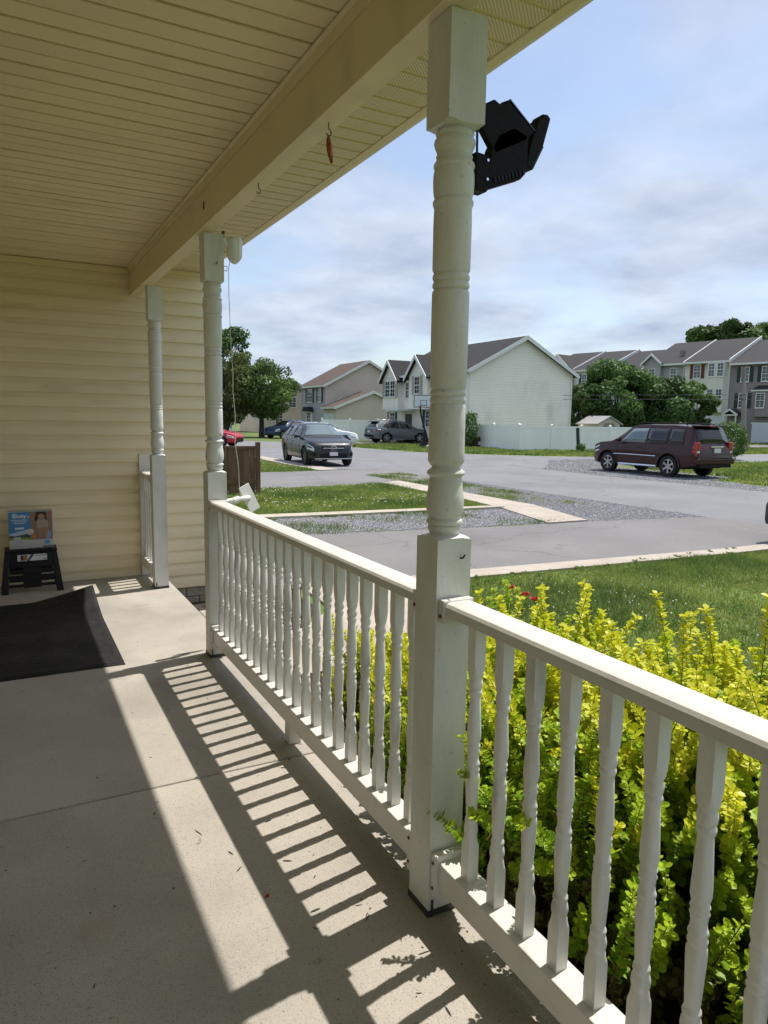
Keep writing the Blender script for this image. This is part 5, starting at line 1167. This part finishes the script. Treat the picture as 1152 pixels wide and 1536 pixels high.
# --- white house with the blank gable wall
h = thing('house', 'cream white two storey house with a big blank gable wall and charcoal roof', 'house', (28.75, 41.5, GZ))
gable_prism(h, None, 0, 9.4, 0, 12.0, 0, 5.35, 7.78, M['siding_white'])
gable_roof(h, None, 0, 9.4, 0, 12.0, 5.35, 7.78, M['roof_dark'], over=.34)
for x in (-.012, 9.37): MB().box(x, x+.045, -.02, .08, 0, 5.3).build('corner_board', M['trim_white'], h)
MB().tube([(9.30, -.05, 5.15), (9.30, -.05, 3.3), (9.28, -.05, .2)], .035, 6).build('downspout', M['trim_white'], h)
TF = frame(0, 0, 0, (0, -1), (1, 0))           # the front faces -X; local x = -y
def bay(xa, xb, zb, ze, zr, lab_):
    c = (xa+xb)/2; d = .55
    MB(TF).prism([(xa, 0, zb), (xb, 0, zb), (xb, 0, ze), (c, 0, zr), (xa, 0, ze)], (0, -d, 0), (0, 1.8, 0)).build('gable_bay', M['siding_white'], h)
    for s, e in ((-1, xa-.32), (1, xb+.32)):
        sl = (zr-ze)/((xb-xa)/2); z_e = ze-sl*.32
        pr = [(e, 0, z_e), (c, 0, zr), (c, 0, zr+.15), (e, 0, z_e+.15)]
        MB(TF).prism(pr, (0, -d-.32, 0), (0, 3.4, 0)).build('bay_roof', M['roof_dark'], h)
        pr = [(e, 0, z_e-.12), (c, 0, zr-.14), (c, 0, zr+.17), (e, 0, z_e+.17)]
        MB(TF).prism(pr, (0, -d-.36, 0), (0, -d-.322, 0)).build('rake_board', M['trim_white'], h)
    MB(TF).box(xa-.02, xb+.02, -d-.02, .02, zb-.10, zb-.002).build('bay_skirt', M['trim_white'], h)
bay(-11.9, -9.3, 2.72, 5.10, 6.50, 'a'); bay(-7.55, -4.75, 2.72, 5.20, 6.62, 'b')
for (x, z, w_, hh, cols, sh, y) in ((-11.05, 3.62, .88, 1.34, 2, None, -.55), (-10.15, 3.62, .88, 1.34, 2, None, -.55), (-6.25, 3.78, .82, 1.36, 2, M['shutter_tan'], -.55),
                               (-11.1, 1.05, .9, 1.36, 2, M['shutter_black'], 0), (-5.35, 1.25, .9, 1.30, 2, M['shutter_black'], 0), (-8.6, 3.5, .8, 1.3, 2, None, 0)):
    win(h, TF, x, z, w_, hh, cols, 2, sh, y=y)
for xa in (-11.92, -9.70): MB(TF).box(xa, xa+.38, -.595, -.552, 3.58, 5.0).build('shutter', M['shutter_tan'], h)
for x in (-10.6, -6.25): MB(TF).prism([(x-.8, 0, 4.99+.17), (x+.8, 0, 4.99+.17), (x+.7, 0, 5.15+.17), (x, 0, 5.22+.17), (x-.7, 0, 5.15+.17)], (0, -.60, 0), (0, -.552, 0)).build('window_head', M['trim_white'], h)
MB(TF).box(-8.9, -7.9, -.05, .0, .15, 2.25).build('door', M['door_groove_dark'], h)
MB(TF).box(-9.4, -7.5, -1.5, .0, 0, .18).build('porch_step', M['walk'], h)
for x in (-9.15, -7.75): MB(TF).box(x-.05, x+.05, -1.4, -1.3, .18, 2.5).build('porch_column', M['trim_white'], h)
MB(TF).box(-9.5, -7.45, -1.55, -.001, 2.5, 2.66).build('porch_canopy', M['trim_white'], h)
# --- tan house with brown roof and a garage wing
h = thing('house', 'tan two storey house with brown roof and a lower garage wing in front', 'house', (30.5, 71.0, GZ))
gable_prism(h, None, 0, 10.2, 0, 7.0, 0, 5.35, 8.05, M['siding_tan'])
gable_roof(h, None, 0, 10.2, 0, 7.0, 5.35, 8.05, M['roof_brown'], over=.35)
gable_prism(h, None, -.2, 8.4, -3.2, -.01, 0, 2.95, 4.62, M['siding_tan'], 'garage_wing')
gable_roof(h, None, -.2, 8.4, -3.2, -.36, 2.95, 4.62, M['roof_brown'], over=.30)
T2 = frame(0, 0, 0, (0, -1), (1, 0))
MB(T2).box(-7.0, 0, -.03, -.001, 0, 5.3).build('front_cladding', M['siding_grey'], h)
win(h, T2, -4.3, 3.55, 1.55, 1.5, 4, 2, M['shutter_black'], y=-.03); win(h, T2, -1.45, 3.55, .95, 1.5, 2, 2, M['shutter_black'], y=-.03)
win(h, T2, -4.2, 1.0, 1.3, 1.45, 2, 2, None, y=-.2)
MB(T2).prism([(-5.3, 0, 2.55), (-3.1, 0, 2.55), (-3.5, 0, 3.05), (-4.9, 0, 3.05)], (0, -.6, 0), (0, -.04, 0)).build('bay_roof', M['roof_dark'], h)
MB(T2).box(-5.1, -3.3, -.199, -.031, .5, 2.54).build('bay_wall', M['siding_pale'], h)
MB(frame(-.2, 0, 0, (0, -1), (1, 0))).box(.3, 2.9, -.05, -.002, 0, 2.3).build('garage_door', M['garage'], h)
# --- house mostly behind the tree, further left
h = thing('house', 'dull tan house low behind the rounded tree', 'house', (27.0, 82.0, GZ))
gable_prism(h, None, 0, 8, 0, 9, 0, 4.4, 6.1, M['siding_tan']); gable_roof(h, None, 0, 8, 0, 9, 4.4, 6.1, M['roof_brown'])
win(h, None, 2.2, 1.0, 1, 1.4, 2, 2); win(h, None, 5.6, 1.0, 1, 1.4, 2, 2); win(h, None, 3.9, 3.0, 1, 1.3, 2, 2)
h = thing('house', 'low pale house far behind the red hatchback', 'house', (12.0, 84.0, GZ))
gable_prism(h, None, 0, 12, 0, 9, 0, 3.0, 4.6, M['siding_pale']); gable_roof(h, None, 0, 12, 0, 9, 3.0, 4.6, M['roof_grey'])
for x in (2, 6, 10): win(h, None, x, .9, 1, 1.3, 2, 2)
# --- shed behind the fence
h = thing('garden_shed', 'beige resin shed with grey ridged roof behind the white fence', 'shed', (40.3, 39.6, GZ), R(-14))
Ts = None
gable_prism(h, Ts, -.9, .9, 0, 3.0, 0, 1.75, 2.25, M['shed'])
for s in (-1, 1):
    MB(Ts).prism([(s*1.08, 0, 1.66), (0, 0, 2.26), (0, 0, 2.34), (s*1.08, 0, 1.74)], (0, -.15, 0), (0, 3.15, 0)).build('roof', M['shed_roof'], h)
for k in range(6): MB(Ts).prism([(1.0, 0, 1.79), (.08, 0, 2.30), (.08, 0, 2.325), (1.0, 0, 1.815)], (0, .1+k*.5, 0), (0, .16+k*.5, 0)).build('roof_ridge', M['trim_white'], h)
MB(Ts).prism([(-.5, 0, .1), (.5, 0, .1), (.5, 0, 1.6), (.3, 0, 1.8), (-.3, 0, 1.8), (-.5, 0, 1.6)], (0, -.04, 0), (0, -.002, 0)).build('door', M['pole'], h)

# --- row of townhouses: local x runs along the row, local -y faces the street
ROW = frame(63.07, 67.22, GZ, (.19, -.982), (.982, .19)); RZ = math.atan2(-.982, .19)
def town(s0, s1, eave, ridge, wallm, roofm, lab, dy=0.0, depth=13.0):
    o = ROW @ Vector((s0, dy, 0)); t = thing('townhouse', lab, 'townhouse', (o.x, o.y, GZ), RZ, 'row of townhouses')
    W = s1-s0; e, r_ = eave-GZ, ridge-GZ; c = depth/2
    MB().prism([(.01, 0, 0), (.01, depth, 0), (.01, depth, e), (.01, c, r_), (.01, 0, e)], (0, 0, 0), (W-.02, 0, 0)).build('wall', wallm, t)
    sl = (r_-e)/c
    for a, b_ in ((-.35, c), (depth+.35, c)):
        ze = e-sl*.35
        MB().prism([(0.005, a, ze), (0.005, b_, r_), (0.005, b_, r_+.16), (0.005, a, ze+.16)], (0, 0, 0), (W-.01, 0, 0)).build('roof', roofm, t)
    MB().box(0.005, W-.005, -.47, -.352, e-sl*.35-.04, e-sl*.35+.15).build('gutter', M['trim_white'], t)
    MB().prism([(0, -.36, e-sl*.36-.10), (0, c, r_-.10), (0, c, r_+.26), (0, -.36, e-sl*.36+.26)], (W-.055, 0, 0), (W+.05, 0, 0)).build('rake_board', M['trim_white'], t)
    MB().box(W-.07, W-.012, -.03, -.001, 0, e-.2).build('corner_board', M['trim_white'], t)
    return t, W
def gar(t, xa, xb, h_=2.25, y=0):
    g_ = MB().box(xa, xb, y-.05, y-.002, 0, h_).build('garage_door', M['garage'], t)
    for k in range(1, 4): MB().box(xa+.02, xb-.02, y-.058, y-.051, h_*k/4-.012, h_*k/4+.012).build('panel_line', M['trim_white'], g_)
    MB().box(xa-.12, xb+.12, y-.045, y-.001, h_+.001, h_+.14).build('garage_trim', M['trim_white'], t)
G = -GZ
t, W = town(-6.0, -.95, 7.9, 10.5, M['brick'], M['roof_grey'], 'red brick townhouse with a front gable, mostly hidden by the white gable wall')
MB().prism([(W-4.1, 0, 0), (W-.05, 0, 0), (W-.05, 0, 7.9+G), (W-2.05, 0, 9.75+G), (W-4.1, 0, 7.9+G)], (0, -.6, 0), (0, -.002, 0)).build('brick_bay', M['brick'], t)
for s, e in ((-1, W-4.4), (1, W+.25)):
    MB().prism([(e, 0, 7.62+G), (W-2.05, 0, 9.75+G), (W-2.05, 0, 9.95+G), (e, 0, 7.82+G)], (0, -.9, 0), (0, 4, 0)).build('bay_roof', M['roof_grey'], t)
    MB().prism([(e, 0, 7.52+G), (W-2.05, 0, 9.62+G), (W-2.05, 0, 9.97+G), (e, 0, 7.84+G)], (0, -.95, 0), (0, -.902, 0)).build('rake_board', M['trim_white'], t)
win(t, None, W-.75, 3.4+G, .8, 1.6, 2, 2, y=-.6); win(t, None, W-.75, 5.9+G, .7, 1.5, 2, 2, M['shutter_red'], y=-.6); gar(t, W-2.9, W-.4, 2.3, -.6)
MB().box(W-1.6, W-.02, -1.0, -.602, 5.35+G, 5.55+G).build('bay_roof', M['roof_grey'], t)
t, W = town(-.92, 3.84, 7.85, 10.43, M['siding_pale'], M['roof_grey'], 'pale townhouse with dark shutters left of the big tree')
for x in (1.5, 3.55): win(t, None, x, 6.05+G, .78, 1.3, 2, 2, M['shutter_green'])
for x in (1.5, 3.55): win(t, None, x, 3.3+G, .78, 1.4, 2, 2, M['shutter_green'])
gar(t, 1.6, 4.2)
t, W = town(3.86, 8.58, 7.55, 10.2, M['siding_grey'], M['roof_grey'], 'grey townhouse mostly hidden by the big dark tree')
for x in (1.4, 3.4): win(t, None, x, 6.0+G, .8, 1.3, 2, 2); win(t, None, x, 3.3+G, .8, 1.4, 2, 2)
gar(t, 1.3, 3.9)
t, W = town(8.60, 13.48, 8.05, 10.85, M['siding_grey'], M['roof_grey'], 'grey green townhouse with a small front gable and a satellite dish on its roof')
MB().prism([(.25, 0, 0), (2.3, 0, 0), (2.3, 0, 8.2+G), (1.28, 0, 9.1+G), (.25, 0, 8.2+G)], (0, -.5, 0), (0, 1.0, 0)).build('gable_bay', M['siding_grey'], t)
for s, e in ((-1, -.0), (1, 2.56)):
    MB().prism([(e, 0, 8.0+G), (1.28, 0, 9.12+G), (1.28, 0, 9.26+G), (e, 0, 8.14+G)], (0, -.8, 0), (0, 2.2, 0)).build('bay_roof', M['roof_grey'], t)
    MB().prism([(e, 0, 7.9+G), (1.28, 0, 9.0+G), (1.28, 0, 9.28+G), (e, 0, 8.16+G)], (0, -.85, 0), (0, -.802, 0)).build('rake_board', M['trim_white'], t)
win(t, None, 3.6, 6.2+G, .8, 1.4, 2, 2); win(t, None, 1.3, 6.2+G, .8, 1.4, 2, 2, y=-.5); win(t, None, 3.6, 3.3+G, .8, 1.4, 2, 2); gar(t, 2.5, 4.6)
MB().loft([[(3.5+.38*r*math.cos(k*.524), 2.0-.12*r+.05, 9.35+G+.34*r*math.sin(k*.524)) for k in range(12)] for r in (.05, .6, 1.0)]).build('satellite_dish', M['pole'], t, 60)
MB().tube([(3.5, 2.05, 9.3+G), (3.5, 2.2, 8.9+G)], .03, 6).build('dish_mast', M['pole'], t)
t, W = town(13.50, 18.48, 8.1, 10.86, M['siding_cream'], M['roof_grey'], 'ivory townhouse with dark red shutters and a two window bay')
win(t, None, 1.42, 6.38+G, .84, 1.45, 2, 2, M['shutter_red'])
MB().prism([(2.55, 0, 0), (2.80, -.5, 0), (4.55, -.5, 0), (4.80, 0, 0)], (0, 0, 2.75+G), (0, 0, 7.98+G)).build('bay_wall', M['siding_cream'], t)
for x in (3.22, 4.16):
    win(t, None, x, 6.45+G, .72, 1.45, 2, 2, y=-.5); win(t, None, x, 3.8+G, .72, 1.4, 2, 2, y=-.5)
win(t, None, 1.42, 3.7+G, .84, 1.4, 2, 2, M['shutter_red']); gar(t, 2.15, 4.7, 2.55)
t, W = town(18.50, 23.4, 7.75, 10.5, M['siding_taupe'], M['roof_grey'], 'taupe townhouse with dark green shutters and a small white gabled portico')
win(t, None, 1.5, 5.84+G, .86, 1.52, 2, 2, M['shutter_green']); win(t, None, 3.55, 5.84+G, .86, 1.52, 2, 2, M['shutter_green']); win(t, None, 1.46, 3.22+G, .90, 1.5, 2, 2, M['shutter_green'])
MB().prism([(2.7, 0, 0), (2.95, -.5, 0), (4.35, -.5, 0), (4.6, 0, 0)], (0, 0, 2.35+G), (0, 0, 4.95+G)).build('bay_wall', M['siding_taupe'], t)
MB().prism([(2.55, -.62, 4.95+G), (4.75, -.62, 4.95+G), (4.4, -.001, 5.4+G), (2.9, -.001, 5.4+G), (2.55, -.001, 4.96+G), (4.75, -.001, 4.96+G)][:4], (0, 0, 0), (0, 0, .06)).build('bay_roof', M['roof_grey'], t)
MB().box(2.52, 4.78, -.66, -.55, 4.86+G, 5.0+G).build('bay_gutter', M['trim_white'], t)
win(t, None, 3.40, 3.2+G, .9, 1.5, 2, 3, y=-.5); gar(t, 2.6, 4.75, 1.95)
for x in (.18, 1.42): MB().box(x, x+.10, -1.3, -1.2, 0, 2.45+G).build('porch_column', M['trim_white'], t)
for s, e in ((-1, .02), (1, 1.68)):
    MB().prism([(e, 0, 2.44+G), (.85, 0, 3.0+G), (.85, 0, 3.12+G), (e, 0, 2.56+G)], (0, -1.35, 0), (0, -.002, 0)).build('porch_roof', M['roof_grey'], t)
    MB().prism([(e, 0, 2.40+G), (.85, 0, 2.94+G), (.85, 0, 3.13+G), (e, 0, 2.58+G)], (0, -1.41, 0), (0, -1.352, 0)).build('rake_board', M['trim_white'], t)
MB().box(.1, 1.6, -1.34, -1.26, 2.42+G, 2.54+G).build('porch_beam', M['trim_white'], t)
MB().box(.75, 1.35, -.05, -.002, .05, 2.1).build('door', M['door_groove_dark'], t); MB().box(1.36, 1.46, -.05, -.002, .05, 2.15).build('door_trim', M['trim_white'], t); MB().box(.64, .74, -.05, -.002, .05, 2.15).build('door_trim', M['trim_white'], t)
t, W = town(23.42, 28.4, 8.0, 10.8, M['siding_cream'], M['roof_grey'], 'townhouse at the right edge beyond the taupe one')
for x in (1.4, 3.5): win(t, None, x, 6.0+G, .85, 1.45, 2, 2, M['shutter_green']); win(t, None, x, 3.3+G, .85, 1.45, 2, 2)
gar(t, 2.2, 4.6)
